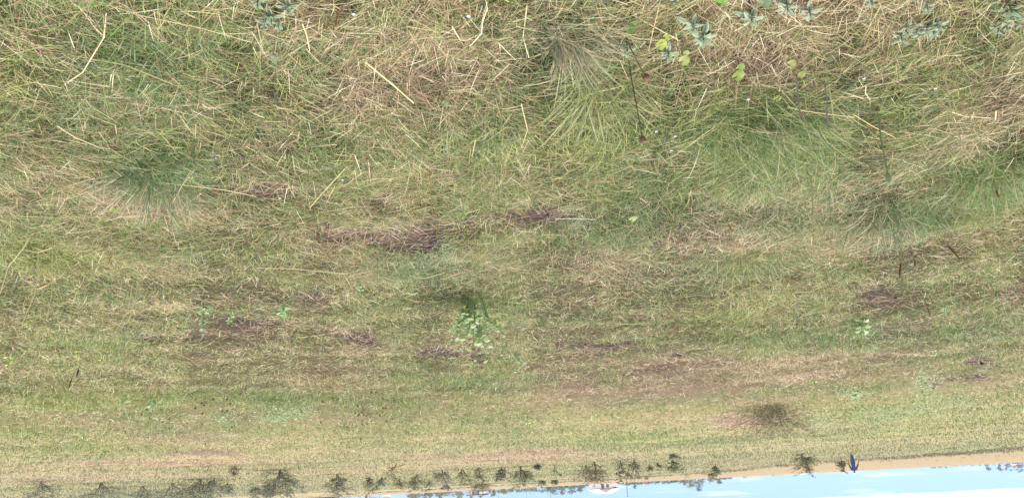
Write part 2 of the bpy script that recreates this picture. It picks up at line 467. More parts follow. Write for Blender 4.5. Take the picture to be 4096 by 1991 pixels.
def join(parts):
    V, Q, C, off = [], [], [], 0
    for v, q, c in parts:
        V.append(v); Q.append(q + off); C.append(c); off += len(v)
    return np.concatenate(V), np.concatenate(Q), np.concatenate(C)

def build_grass():
    parts = []
    def tier(n, r0, r1, power, wfun, lfun, K, thatch=False):
        x, y = sample_points(n, r0, r1, power)
        pm = meadow(x, y)
        keep = (rng.random(n) > np.clip(pm['bare'] * 1.2, 0, .90)) & (rng.random(n) > pm['dirt'] * 1.3) & ((rng.random(n) > pm['hol'] * 0.5) | thatch) & (thatch | (rng.random(n) < 0.22 + 0.45 * smooth(12, 30, pm['r']) + 0.9 * smooth(.36, .62, fbm(x, y, np.clip(pm['r'] * .045, .11, 1.2), 141, 2))))
        x = x[keep]; y = y[keep]
        pm = {k: v[keep] for k, v in pm.items()}
        n = len(x); r = pm['r']
        col, isg = blade_color(pm, n)
        if r0 > 30: col = np.where(rng.random((n, 1)) < .12, col * .5, col)
        z = height(x, y)
        # blades lean together in patches, with scatter
        flow = 2 * math.pi * (fbm(x, y, 0.8, 121, 2) * 2.2)
        az = flow + rng.normal(0, 1.5, n)
        if thatch: col = np.where(isg[:, None], col * .85, col) * .9
        lay = thatch | (rng.random(n) < np.where(isg, 0.42, 0.80))
        t0 = np.where(lay, rng.uniform(1.15, 1.62, n), np.abs(rng.normal(0.5, 0.35, n)))
        bend = np.where(lay, rng.uniform(-0.25, 0.35, n), rng.uniform(0.3, 1.5, n))
        Ln = lfun(r) * rng.uniform(0.5, 1.35, n) * np.where(isg, pm['tall'], 0.75 + 0.25 * pm['tall'])
        w = wfun(r) * rng.uniform(0.6, 1.3, n) * np.where(isg, 1.0, 0.75)
        zz = z + np.where(lay, rng.random(n) ** 1.3 * (0.03 if thatch else 0.085) * np.clip(4 / r, .35, 1), 0)
        P = np.stack([x, y, zz], 1)
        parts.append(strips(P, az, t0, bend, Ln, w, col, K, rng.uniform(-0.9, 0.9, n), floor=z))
    tier(400000, 1.55, 5.5, -0.9, lambda r: 0.0026 + 0 * r, lambda r: 0.105 + 0 * r, 4)
    tier(300000, 5.2, 13, -1.2, lambda r: 0.0034 * (r / 5) ** .8, lambda r: 0.09 * (r / 5) ** .1, 3)
    tier(160000, 12.5, 34, -1.6, lambda r: 0.0085 * (r / 12) ** .9, lambda r: 0.095 * (r / 12) ** .25, 2)
    tier(190000, 33, 150, -1.9, lambda r: 0.022 * (r / 34) ** .9, lambda r: 0.115 * (r / 34) ** .25, 2)
    tier(150000, 1.6, 26, -1.5, lambda r: 0.0026 * (r / 4) ** .75, lambda r: 0.085 * (r / 4) ** .2, 2, True)
    V, Q, C = join(parts)
    me = quads_mesh('meadow_grass', V, Q, C)
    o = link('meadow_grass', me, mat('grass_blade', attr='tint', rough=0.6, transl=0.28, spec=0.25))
    tag(o, 'rough half dry meadow grass, green and straw coloured, covering the whole field', 'grass', kind='stuff')
build_grass()

def field_edge_weeds():
    x, y = sample_points(150000, 45, 330, -1.6)
    pm = meadow(x, y); d = pm['dirt']; p = np.where((d > .02) & (d < .75), .30 * fbm(x, y, 6, 171, 2) ** 2 * 3, .004 * (d >= .75))
    k = rng.random(len(x)) < p; x = x[k]; y = y[k]; n = len(x); m_ = 5; r = np.repeat(np.hypot(x, y), m_)
    x = np.repeat(x, m_) + rng.normal(0, .12, n * m_); y = np.repeat(y, m_) + rng.normal(0, .12, n * m_); n = n * m_; z = height(x, y)
    c = np.array([lin('#75705a', .6), lin('#86826a', .6), lin('#66644c', .6), lin('#8c7c66', .6)])[rng.integers(0, 4, n)] * rng.uniform(.7, 1.2, (n, 1))
    V, Q, C = strips(np.stack([x, y, z], 1), rng.random(n) * 6.28, np.abs(rng.normal(.5, .3, n)), rng.uniform(.2, 1, n), rng.uniform(.12, .34, n), .03 * (r / 80) ** .6, c, 2, rng.uniform(-.8, .8, n), floor=z)
    o = link('field_weeds', quads_mesh('field_weeds', V, Q, C), mat('grass_blade')); tag(o, 'ragged dull weeds along the near edge of the bare field', 'weeds', kind='stuff')
field_edge_weeds()

def build_crumbs():
    n = 60000
    x, y = sample_points(n, 2.5, 22, -1.0)
    pm = meadow(x, y); keep = rng.random(n) < smooth(.25, .8, pm['bare']) * .55
    x = x[keep]; y = y[keep]; n = len(x); r = np.hypot(x, y)
    s_ = rng.uniform(.006, .017, n) * np.clip(r / 6, .8, 2.2); z = height(x, y)
    o6 = np.array([[1, 0, 0], [0, 1, 0], [-1, 0, 0], [0, -1, 0], [0, 0, 1], [0, 0, -1]], float)
    V = o6[None] * s_[:, None, None] * rng.uniform(.5, 1.2, (n, 6, 1)) + np.stack([x, y, z + .2 * s_], 1)[:, None]
    T = np.array([[0, 1, 4], [1, 2, 4], [2, 3, 4], [3, 0, 4], [1, 0, 5], [2, 1, 5], [3, 2, 5], [0, 3, 5]])
    Q = (T[None] + (np.arange(n) * 6)[:, None, None]).reshape(-1, 3)
    c = np.array([lin('#4a3f40', .8), lin('#2c2526', .7), lin('#6a5a54', .8), lin('#948276', .8)])[rng.integers(0, 4, n)] * rng.uniform(.7, 1.2, (n, 1))
    o = link('soil_crumbs', quads_mesh('soil_crumbs', V.reshape(-1, 3), Q, np.repeat(c, 6, 0)), mat('soil_crumb', attr='tint', rough=.95, spec=.05))
    tag(o, 'dark crumbly soil in the bare patches of the meadow', 'soil', kind='stuff')
    n = 30000
    x, y = sample_points(n, 2.5, 22, -1.0)
    pm = meadow(x, y); keep = rng.random(n) < smooth(.2, .6, pm['bare']) * .8
    x = x[keep]; y = y[keep]; n = len(x); r = np.hypot(x, y); z = height(x, y)
    c = np.array([lin('#bfa78c', .55), lin('#a58c76', .55), lin('#d4c2a4', .55), lin('#8a7060', .55)])[rng.integers(0, 4, n)] * rng.uniform(.7, 1.15, (n, 1))
    V, Q, C = strips(np.stack([x, y, z + .008 + rng.random(n) * .02], 1), rng.normal(0, .7, n) + np.pi * rng.integers(0, 2, n), rng.uniform(1.4, 1.6, n), rng.uniform(-.2, .2, n), rng.uniform(.05, .2, n), rng.uniform(.0018, .003, n) * np.clip(r / 5, 1, 3), c, 3, rng.uniform(-.6, .6, n), taper=False, floor=z)
    o = link('dry_litter', quads_mesh('dry_litter', V, Q, C), mat('grass_blade'))
    tag(o, 'dead grey-brown grass litter strewn over the bare soil', 'litter', kind='stuff')
build_crumbs()

# ------------------------------------------------------------------ straws, stalks and seed heads
M_LEAF = mat('leaf', attr='tint', rough=0.55, transl=0.22, spec=0.3)
M_STALK = mat('stalk', attr='tint', rough=0.7, spec=0.2)
M_HEAD = mat('seed_head', attr='tint', rough=0.95, spec=0.05)
def tint(h, k=0.62): return lin(h, k)

def curve_points(pts, n=3):
    """smooth a polyline a little"""
    P = [Vector(p) for p in pts]
    if len(P) == 2: return [P[0], P[0].lerp(P[1], .5), P[1]]
    return P
def stalk(name, label, cat, group, px, mode, color, r=0.0022, head=None, lie=0.07, hlen=None, hcol='#a08a62', k=0.7):
    """a straw or stalk whose run through the photograph is px; 'up' roots it in the ground, 'lie' rests it on the grass"""
    if mode == 'up':
        b = on_ground(*px[0]); b[2] -= 0.02
        W = [b]
        for (X, Y) in px[1:]: W.append(at_depth(X, Y, b[1] - 0.02 * len(W)))
    else:
        W = []
        for j, (X, Y) in enumerate(px):
            p = on_plane(X, Y, 0.0); z = float(height(p[0], p[1])) + lie + 0.012 * j
            W.append(on_plane(X, Y, z))
    b = Vector(W[0])
    root = empty(name, b)
    tag(root, label, cat, group)
    L_ = [Vector(p) - b for p in W]
    P = curve_points(L_)
    rad = [r * (1.0 - 0.35 * i / (len(P) - 1)) for i in range(len(P))]
    m = MB(); m.tube(P, rad, tint(color, k), 5)
    m.build('stem', M_STALK, root)
    if head == 'spike':       # bristly foxtail along the last stretch
        e = P[-1]; d = (P[-1] - P[-2]).normalized(); ln = hlen or 0.07
        h = MB(); rr = random.Random(hash(str(px)) & 0xffff)
        n = 5
        h.tube([e, e + d * ln * .2, e + d * ln * .55, e + d * ln * .85, e + d * ln], [r * .8, r * 2.4, r * 2.6, r * 1.7, r * .5], tint(hcol), 6)
        for i in range(90):
            t = rr.random(); p = e + d * ln * t
            v = Vector((rr.gauss(0, 1), rr.gauss(0, 1), rr.gauss(0, 1))); v -= d * v.dot(d); v.normalize()
            q = (v + d * 0.9).normalized() * r * rr.uniform(2.0, 4.0)
            s_ = d.cross(v) * r * .3
            i0 = len(h.v); c = tint(hcol, .62 * rr.uniform(.7, 1.4))
            h.vert(p + s_, c); h.vert(p - s_, c); h.vert(p + v * r * 1.4 + q, c); h.f.append((i0, i0 + 1, i0 + 2))
        h.build('seed_head', M_HEAD, root)
    elif head == 'knob':      # round bristly brown head
        e = P[-1]; rk = hlen or 0.012
        h = MB(); rr = random.Random(hash(str(px)) & 0xffff)
        c = tint(hcol)
        prev = []
        for a in range(7):
            th = math.pi * a / 6
            h_ring = [h.vert(e + Vector((math.sin(th) * math.cos(2 * math.pi * q / 9), math.sin(th) * math.sin(2 * math.pi * q / 9), math.cos(th))) * rk * rr.uniform(.85, 1.1), c * rr.uniform(.7, 1.25)) for q in range(9)]
            if prev:
                for q in range(9): h.f.append((prev[q], prev[(q + 1) % 9], h_ring[(q + 1) % 9], h_ring[q]))
            prev = h_ring
        for i in range(60):
            v = Vector((rr.gauss(0, 1), rr.gauss(0, 1), rr.gauss(0, 1))).normalized()
            s_ = v.orthogonal().normalized() * rk * .12
            i0 = len(h.v); cc = c * rr.uniform(.7, 1.5)
            h.vert(e + v * rk * .9 + s_, cc); h.vert(e + v * rk * .9 - s_, cc); h.vert(e + v * rk * 1.22, cc); h.f.append((i0, i0 + 1, i0 + 2))
        h.build('seed_head', M_HEAD, root)
    return root

GS = 'long dry straws lying on the grass'
for px, col_, r_, lab in [
 ([(425, 50), (415, 150), (330, 290), (270, 330)], '#e0d2a8', .0036, 'broad pale straw bent at its top, lying over the green grass nearest the left corner'),
 ([(371, 0), (560, 62), (795, 111), (1007, 170)], '#d6c79c', .0022, 'longest thin straw running from the near edge across the left foreground'),
 ([(254, 216), (498, 260), (710, 345)], '#d9c79a', .0019, 'thin gently curving straw under the broad bent straw'),
 ([(276, 321), (437, 347), (445, 297)], '#eee2bf', .0028, 'whitish straw kinked sharply upward at one end'),
 ([(228, 504), (300, 550), (392, 588), (440, 596)], '#e6d8b0', .0026, 'pale straw lying by itself above the spiky dark tussock'),
 ([(330, 450), (400, 478), (462, 502), (466, 535)], '#e4d4aa', .0024, 'straw with a short hooked end in the left foreground'),
 ([(657, 578), (690, 588), (727, 592)], '#eadbb4', .0024, 'short bright straw just above the spiky dark tussock'),
 ([(1461, 249), (1560, 330), (1655, 413)], '#e8e0b0', .0036, 'bold yellow-white straw slanting across the centre foreground'),
 ([(1209, 95), (1226, 140), (1239, 204)], '#e2d3a8', .0032, 'short thick straw beside the twin-headed silver plant'),
 ([(1925, 133), (1862, 164), (1840, 160), (1808, 106)], '#ded6b4', .0030, 'dry curled straw making a shallow bowl below the drooping grey tussock'),
 ([(1950, 30), (1930, 90), (1925, 135), (1880, 185)], '#e9dfbc', .0030, 'frayed white straw hanging beside the curled one'),
 ([(2642, 0), (2618, 100), (2594, 205)], '#d8c090', .0022, 'straight tan straw crossing between the two round-leaved plants'),
 ([(2530, 60), (2620, 110), (2720, 165)], '#dcd0a4', .0022, 'straight straw pointing at the largest silver plant'),
 ([(2108, 20), (2092, 150), (2116, 232), (2165, 218)], '#dfcfa8', .0030, 'bent straw with a hooked foot beside the drooping grey tussock'),
 ([(2085, 415), (2110, 520), (2086, 590)], '#d4bf94', .0030, 'curved pair-like straw bundle right under the drooping grey tussock'),
 ([(3411, 456), (3490, 505), (3581, 551)], '#e0c890', .0024, 'yellow straw slanting under the lush green tussock'),
 ([(3798, 445), (3860, 466), (3963, 472)], '#eee0b4', .0028, 'bright straw curving off to the side of the tall arching one'),
 ([(3984, 445), (3982, 478), (3968, 493), (3947, 498)], '#e4d4b0', .0034, 'short curled straw hook at the far side of the arching stalk'),
 ([(3464, 339), (3462, 372), (3480, 400), (3480, 424)], '#d6c8a4', .0030, 'wavy grey-tan straw below the silver plant pair'),
 ([(3150, 428), (3220, 445), (3420, 470)], '#e6d6a4', .0024, 'straight yellow straw running across the lush green tussock'),
 ([(626, 728), (780, 745), (900, 760), (1024, 786)], '#e8dcae', .0030, 'long bright straw running away from the spiky dark tussock'),
 ([(764, 680), (735, 730), (689, 812)], '#e2d09c', .0028, 'golden straw crossing over the bright one at the tussock'),
 ([(419, 884), (480, 868), (557, 860)], '#e4e0a8', .0032, 'yellow-green straw lying below the spiky dark tussock'),
 ([(1390, 664), (1310, 750), (1241, 828)], '#e4d49e', .0030, 'golden straw slanting beside the small bare soil patch'),
 ([(1024, 1071), (1180, 1075), (1390, 1096)], '#e6dcaa', .0030, 'dead straight straw lying beyond the dark soil patch'),
 ([(1640, 1102), (1670, 1110), (1700, 1112), (1780, 1090)], '#e2d4a4', .0030, 'arched straw lying in front of the yellow-flowered plant'),
 ([(102, 1000), (150, 1010), (210, 990)], '#ece0b6', .0030, 'pale straw among the tall straws at the left edge'),
 ([(2220, 876), (2300, 874), (2380, 878)], '#dfe4d0', .0026, 'silvery straight blade lying at the soil strip'),
 ([(2446, 1292), (2520, 1296), (2600, 1290)], '#e4d8a8', .0034, 'isolated straight straw in the middle distance'),
 ([(3010, 1050), (3110, 960), (3180, 930)], '#d8c898', .0026, 'thin straw beyond the lush tussock')]:
    stalk('dry_straw', lab, 'straw', GS, px, 'lie', col_, r_ * .8, k=.60)

GT = 'tall stalks standing above the grass'
for px, col_, r_, lab, head, hl, hc in [
 ([(496, 180), (497, 420), (494, 640)], '#a9b67e', .0026, 'tall straight green stalk standing in the left foreground', None, 0, ''),
 ([(1546, 329), (1548, 430), (1546, 509)], '#d2c890', .0026, 'upright pale stalk in the middle of the foreground', None, 0, ''),
 ([(1352, 0), (1350, 60), (1342, 112)], '#a88a62', .0060, 'brown shaggy seed stalk nearest the camera, beside the twin-headed silver plant', None, 0, ''),
 ([(2030, 0), (2016, 30), (2000, 56)], '#d8c69a', .0062, 'stubby pale seed stalk at the near edge of the centre foreground', None, 0, ''),
 ([(2477, 80), (2520, 190), (2560, 268), (2586, 312)], '#86744e', .0030, 'brown stalk ending in a round russet seed head beside the drooping tussock', 'knob', .013, '#7c6654'),
 ([(2509, 217), (2530, 340), (2555, 470), (2570, 560)], '#5f6440', .0026, 'longest dark stalk with a round russet seed head at its end', 'knob', .014, '#7c6654'),
 ([(2790, 60), (2812, 100), (2833, 136)], '#9a8a5e', .0022, 'russet seed head peeping over the largest silver plant', 'knob', .012, '#785a4a'),
 ([(3186, 228), (3190, 360), (3199, 450), (3226, 504)], '#a09a98', .0034, 'grey weathered stalk curving at the lush green tussock', None, 0, ''),
 ([(3295, 297), (3308, 400), (3308, 509)], '#9c969a', .0034, 'second grey weathered stalk, standing straight by the lush tussock', None, 0, ''),
 ([(3804, 196), (3782, 318), (3809, 477), (3867, 620), (3910, 690)], '#d8cba4', .0036, 'tall golden stalk arching far over in the right foreground', None, 0, ''),
 ([(3820, 196), (3825, 318), (3850, 420), (3885, 477)], '#c8ba8c', .0026, 'thinner golden stalk beside the arching one', None, 0, ''),
 ([(3960, 196), (3955, 240), (3962, 300)], '#d6bc8a', .0032, 'short tan stalk under the clump of silver plants in the corner', None, 0, ''),
 ([(3513, 420), (3523, 551), (3549, 690)], '#7f9a68', .0044, 'thick blue-green stalk standing over the grass', 'spike', .05, '#8a9a76'),
 ([(3740, 900), (3765, 950), (3788, 977)], '#a8a878', .0024, 'stalk with a long dark bristly foxtail slanting over the pale grass', 'spike', .135, '#6c5a40'),
 ([(3640, 980), (3650, 1010), (3655, 1035)], '#a8a878', .0022, 'stalk with a short brown foxtail, nearest the long dark one', 'spike', .07, '#75603f'),
 ([(3606, 920), (3605, 1000), (3602, 1051)], '#b7ac78', .0022, 'yellowish stalk with a hanging dark foxtail', 'spike', .115, '#6a4c34'),
 ([(3605, 956), (3607, 1080), (3607, 1194)], '#a58a5a', .0026, 'reddish upright stalk standing against the small soil patch', None, 0, ''),
 ([(3440, 820), (3470, 866), (3486, 887)], '#a5a878', .0022, 'stalk with a blurry tan foxtail over the dark green hollow', 'spike', .085, '#97825e'),
 ([(3950, 690), (3975, 735), (3984, 760)], '#bdb57a', .0022, 'stalk with a brown foxtail hanging by the bright green corner tussock', 'spike', .06, '#8a6c50'),
 ([(3290, 1060), (3240, 1100), (3199, 1110)], '#a8a878', .0020, 'low stalk with a sideways grey-brown foxtail', 'spike', .085, '#7a6a4a'),
 ([(3690, 1180), (3702, 1210), (3708, 1226)], '#a8a070', .0022, 'stalk with a thin brown foxtail in the pale grass beyond the soil patch', 'spike', .105, '#7d6a48'),
 ([(3327, 1003), (3350, 1080), (3390, 1141)], '#9fa46e', .0022, 'thin olive stalk with a bent tip', 'spike', .05, '#8a8058'),
 ([(3247, 664), (3250, 820), (3255, 982)], '#b3b07a', .0024, 'very tall straight olive stalk beyond the lush tussock', None, 0, ''),
 ([(3316, 807), (3345, 920), (3380, 1030)], '#a9c094', .0024, 'long pale green stalk leaning across the dark hollow', None, 0, ''),
 ([(3220, 1010), (3226, 1090), (3235, 1172)], '#d4cba0', .0024, 'pale straight stalk farthest out in its cluster', None, 0, ''),
 ([(148, 913), (90, 995), (32, 1067), (0, 1173)], '#e4daaa', .0044, 'boldest pale straw leaning out at the left edge', None, 0, ''),
 ([(151, 961), (151, 1099), (138, 1178), (90, 1290)], '#dcd2a4', .0032, 'long curving stalk second from the left edge', None, 0, ''),
 ([(209, 919), (207, 1173), (186, 1279)], '#d8d09e', .0030, 'long upright stalk third from the left edge', None, 0, ''),
 ([(536, 1109), (509, 1247), (461, 1327)], '#d8d2a0', .0034, 'curving stalk of the pair below the spiky tussock, the longer', None, 0, ''),
 ([(554, 1115), (540, 1200), (514, 1279)], '#d4ce9c', .0030, 'shorter stalk of the pair below the spiky tussock', None, 0, ''),
 ([(460, 985), (450, 1010), (445, 1025)], '#d2b88a', .0024, 'stalk with a tan foxtail hanging below the spiky tussock', 'spike', .085, '#cbb080'),
 ([(240, 1110), (215, 1125), (201, 1131)], '#d2b88a', .0028, 'stalk with a broad fluffy tan foxtail lying sideways', 'spike', .115, '#c4a678'),
 ([(95, 1140), (104, 1160), (106, 1173)], '#d2b88a', .0026, 'stalk with a curled pale foxtail near the left edge', 'spike', .07, '#d0b88c'),
 ([(715, 1010), (712, 1025), (711, 1030)], '#c8c890', .0022, 'stalk with a pale green spikelet', 'spike', .08, '#d6d8a4'),
 ([(689, 1110), (688, 1140), (688, 1160)], '#c8b080', .0024, 'stalk with a straight tan foxtail pointing straight out', 'spike', .075, '#b89a6c'),
 ([(1628, 664), (1630, 780), (1631, 887)], '#cfc07c', .0026, 'golden stalk over the pale dry grass before the soil patch', None, 0, ''),
 ([(1715, 640), (1722, 760), (1735, 880)], '#c8b46c', .0026, 'golden stalk leaning slightly beside its taller neighbours', None, 0, ''),
 ([(1740, 790), (1744, 880), (1748, 950)], '#cdbd74', .0026, 'golden stalk standing in front of the dark soil', None, 0, ''),
 ([(1681, 823), (1640, 920), (1597, 1014)], '#d2c48c', .0028, 'straw-coloured stalk leaning across the dark soil patch', None, 0, ''),
 ([(1893, 664), (1930, 800), (1962, 929)], '#b2bf8a', .0030, 'tall green stalk turning yellow, leaning over the centre', None, 0, ''),
 ([(2594, 706), (2640, 790), (2695, 871)], '#d0ca94', .0030, 'pale stalk leaning in the middle of the field', None, 0, ''),
 ([(2674, 876), (2690, 910), (2706, 955)], '#c8a878', .0030, 'short tan stalk with a brown tip', None, 0, ''),
 ([(2890, 860), (2905, 885), (2912, 897)], '#c8a878', .0024, 'stalk with a tan foxtail in the middle of the field', 'spike', .085, '#c0a070'),
 ([(2760, 700), (2775, 725), (2782, 738)], '#c8b080', .0022, 'stalk with a fluffy tan foxtail nearer the lush tussock', 'spike', .06, '#bf9f72'),
 ([(325, 1440), (318, 1460), (315, 1472)], '#7a6a48', .0030, 'stalk with a black-brown foxtail standing out dark on the pale grass', 'spike', .125, '#54452f'),
 ([(300, 1480), (292, 1500), (288, 1512)], '#7a6a48', .0026, 'thin stalk with a brown foxtail beside the black-brown one', 'spike', .16, '#6a5a3c'),
 ([(2140, 1500), (2130, 1560), (2122, 1610)], '#c8b890', .0040, 'lone pale stalk in the pinkish grass', None, 0, ''),
 ([(3368, 1280), (3370, 1360), (3372, 1420)], '#c8a880', .0040, 'tan stalk with a forked foot beyond the broad-leaved weed', None, 0, '')]:
    stalk('tall_stalk' if head is None else ('seed_stalk' if head == 'knob' else 'foxtail_grass'), lab, 'grass stalk', GT, px, 'up', col_, r_, head, hlen=hl, hcol=hc or '#a08a62', k=.52)

# loose clusters of little round brown heads on thin stalks
def knob_cluster(pts, label, group, h):
    for (X, Y) in pts:
        hh = h * random.uniform(.75, 1.2)
        t = on_plane(X, Y, hh)
        b = np.array([t[0] + random.uniform(-.05, .05), t[1] + random.uniform(-.03, .03), 0]); b[2] = float(height(b[0], b[1]))
        bx, by, _ = project(*b)
        stalk('knob_stalk', label, 'seed stalk', group, [(float(bx), float(by)), (X, Y)], 'up', '#9c8a62', .0030, 'knob', hlen=.0145, hcol='#84705a')
knob_cluster([(1024 + x * .3994, 1300 + y * .3994) for x, y in ((1155, 675), (1203, 672), (775, 735), (820, 745), (668, 768), (1385, 757), (1318, 748), (1272, 738),
  (1020, 810), (1300, 830), (1275, 832), (1080, 850), (1062, 875), (995, 880), (1032, 890), (1022, 908), (1078, 900), (1125, 888), (1105, 908), (1243, 907), (1065, 993), (1115, 985), (650, 972), (1045, 1135))],
  'small round brown seed head on thin stalk, in the cluster right of the clover', 'brown seed heads in the middle cluster', .38)
knob_cluster([(x * .3994, 1300 + y * .3994) for x, y in ((2020, 783), (2048, 800), (2030, 885), (2028, 992), (2275, 742), (2305, 788), (2275, 860), (2228, 860), (2410, 690), (2460, 640), (1695, 1035), (1695, 938), (1420, 895), (1470, 845), (1955, 830), (2135, 745), (2320, 1020))],
  'small round brown seed head on a thin stalk, scattered left of the green clover patch', 'brown seed heads scattered on the left', .40)

# ------------------------------------------------------------------ leafy plants
def silver_plant(X, Y, rpx, label, seed, heads=((0, 0, 1.0),), grow=1.0, green=0.0):
    """felted grey-green plant: whorls of lance leaves around the tip of a short stem"""
    rr = random.Random(seed)
    h = 0.085
    p = on_plane(X, Y, h)
    rm = rpx * np.linalg.norm(p - np.array([0, 0, CAM_H])) / F_PX
    b = Vector((p[0], p[1], float(height(p[0], p[1]))))
    root = empty('silver_plant', b); tag(root, label, 'plant', 'silvery felt-leaved plants in the foreground')
    st = MB(); fo = MB()
    c0 = lin('#84967a', .52) * (1 - green) + lin('#668a5c', .50) * green; c1 = lin('#a8b8a0', .60) * (1 - green * .6) + lin('#7a9c72', .5) * green * .6
    for (ox, oy, sc_) in heads:
        q = on_plane(X + ox, Y + oy, h * rr.uniform(.85, 1.15))
        tip = Vector(q) - b
        st.tube([Vector((tip.x * .3, tip.y * .3, -0.02)), tip * .55 + Vector((0, 0, .01)), tip], [.0035, .003, .002], c0 * .8, 6)
        nl = 13
        for i in range(nl):
            t = i / nl
            az = i * 2.399 + rr.uniform(-.3, .3)
            el = math.radians(-12 + 88 * t ** 1.3)
            ln = rm * sc_ * (.98 - 0.62 * t) * rr.uniform(.55, 1.2)
            d = Vector((math.cos(az) * math.cos(el), math.sin(az) * math.cos(el), math.sin(el)))
            cc = c0 * rr.uniform(.85, 1.15)
            fo.leaf(tip - Vector((0, 0, .028 * (1 - t))), d, Vector((0, 0, 1)), ln, ln * (.34 + .08 * rr.random()), cc, c1 * rr.uniform(.9, 1.05), 4, .25, .22)
    st.build('stem', M_STALK, root); fo.build('foliage', M_LEAF, root, smooth_=True)
    return root
for args in [
 (1085, 92, 62, 'silver plant with two heads of paddle leaves near the long brown stalk', 1, ((0, 0, 1), (70, -42, 1.05), (-30, 18, .7), (30, 22, .7)), 1, .35),
 (2815, 165, 88, 'largest silver plant, a wide open star of pale-rimmed leaves', 2, ((0, 0, 1), (-42, -42, .7))),
 (2675, 232, 54, 'silver plant beside the yellow-green round leaf', 3), (2512, 222, 50, 'small greener silver plant under the brown stalk', 4, ((0, 0, 1),), 1, .4),
 (3008, 92, 72, 'silver plant with drooping leaves beside the brown hollow', 5), (3243, 68, 58, 'neat silver rosette with broad upright leaves', 6),
 (3152, 48, 62, 'pale grey silver plant leaning over next to the neat rosette', 7), (3490, 22, 44, 'little silver rosette at the near edge', 8),
 (3608, 165, 58, 'spiky silver plant lying over, left of the dense clump', 9, ((0, 0, 1), (25, -28, .8))),
 (3735, 138, 60, 'dense clump of narrow silver leaves', 10, ((0, 0, 1), (-28, -12, 1), (22, -22, .9), (-60, 10, .7))),
 (3712, 42, 48, 'silver sprig standing behind the dense clump', 11), (4046, 52, 62, 'dark green felted plant in the corner', 12, ((0, 0, 1), (30, 18, .8)), 1, .8),
 (4030, 122, 46, 'silver cluster under the dark green felted plant', 13, ((0, 0, 1), (45, -22, 1), (-40, 10, .8))), (2705, 20, 30, 'tiny silver sprig at the near edge above the round leaves', 14),
 (1030, 30, 50, 'dark silver-green plant at the near edge behind the two-headed one', 15, ((0, 0, 1),), 1, .6),
 (375, 752, 30, 'small silver rosette left of the spiky dark tussock', 16, ((0, 0, 1),), 1, .3), (310, 822, 18, 'tiny silver sprig below the small rosette', 17), (858, 640, 26, 'small silver rosette right of the spiky dark tussock', 18),
 (1755, 1158, 22, 'tiny pale rosette near the yellow-flowered plant', 19), (935, 1158, 22, 'tiny pale rosette among the broad-leaved weeds', 20)]:
    silver_plant(*args)

def round_leaf(X, Y, rpx, col_, label, seed):
    rr = random.Random(seed); h = .075
    p = on_plane(X, Y, h); rm = rpx * np.linalg.norm(p - np.array([0, 0, CAM_H])) / F_PX
    b = Vector((p[0], p[1], float(height(p[0], p[1]))))
    root = empty('round_leaf_plant', b); tag(root, label, 'plant', 'low round-leaved plants')
    fo = MB(); st = MB(); c = tint(col_, .36) * np.array([1, .95, 1.1])
    for i in range(rr.choice((2, 3))):
        a = rr.uniform(0, 6.28); o = Vector((math.cos(a), math.sin(a), 0)) * rm * (0 if i == 0 else 1.3); q = Vector((p[0], p[1], p[2])) - b + o - Vector((0, 0, .015 * i))
        nrm = Vector((rr.uniform(-.3, .3), -.55, 1)).normalized(); u = nrm.orthogonal().normalized(); v = nrm.cross(u)
        s_ = rm * (1 if i == 0 else rr.uniform(.5, .8)); ci = fo.vert(q - nrm * s_ * .12, c * .9); ring = []
        for k_ in range(15):
            t = 2 * math.pi * (k_ + .5) / 16; w = s_ * (1 - .45 * math.exp(-((t - math.pi * 2) ** 2) * 3) - .45 * math.exp(-(t ** 2) * 3)) * rr.uniform(.94, 1.06)
            ring.append(fo.vert(q + (u * math.cos(t) + v * math.sin(t)) * w + nrm * s_ * .08 * math.sin(3 * t), c * rr.uniform(.9, 1.12)))
        for k_ in range(14): fo.f.append((ci, ring[k_], ring[k_ + 1]))
        st.tube([Vector((0, 0, -.01)), q * .6 - Vector((0, 0, .004)), q - nrm * s_ * .1], .0013, c * .8, 4)
    fo.build('leaf', M_LEAF, root, smooth_=True); st.build('stem', M_STALK, root)
for a in [(2645, 180, 24, '#c6d84a', 'brightest yellow-green round leaf, beside the silver plant'), (2518, 122, 18, '#78b040', 'fresh green round leaf left of the yellow-green one'),
          (2952, 305, 26, '#9cbc48', 'kidney-shaped green leaves at the dark gap below the largest silver plant'), (3205, 300, 16, '#a8b848', 'olive round leaf by the grey stalk'),
          (3168, 255, 16, '#b4c060', 'pale crinkled round leaf among the brown straws'), (1755, 106, 14, '#a8c850', 'round green leaf in the centre foreground'),
          (2890, 8, 18, '#86c03c', 'glossy green leaf cut by the near edge'), (1780, 414, 14, '#a8bc78', 'little grey-green round leaf over the dry centre'), (1095, 236, 14, '#a8c49c', 'pale round leaf below the two-headed silver plant'),
          (2735, 245, 22, '#b8c864', 'limp yellow-green leaf below the largest silver plant'), (455, 842, 15, '#a6c848', 'bright round leaf below the spiky dark tussock'), (2530, 878, 16, '#a8c46c', 'round pale leaf beyond the soil strip'), (3060, 12, 24, '#7a9a60', 'dull green leaf at the near edge beside the drooping silver plant'),
          (3110, 395, 16, '#b0c860', 'pale round leaf over the lush tussock')]:
    round_leaf(*a, seed=int(a[0]))

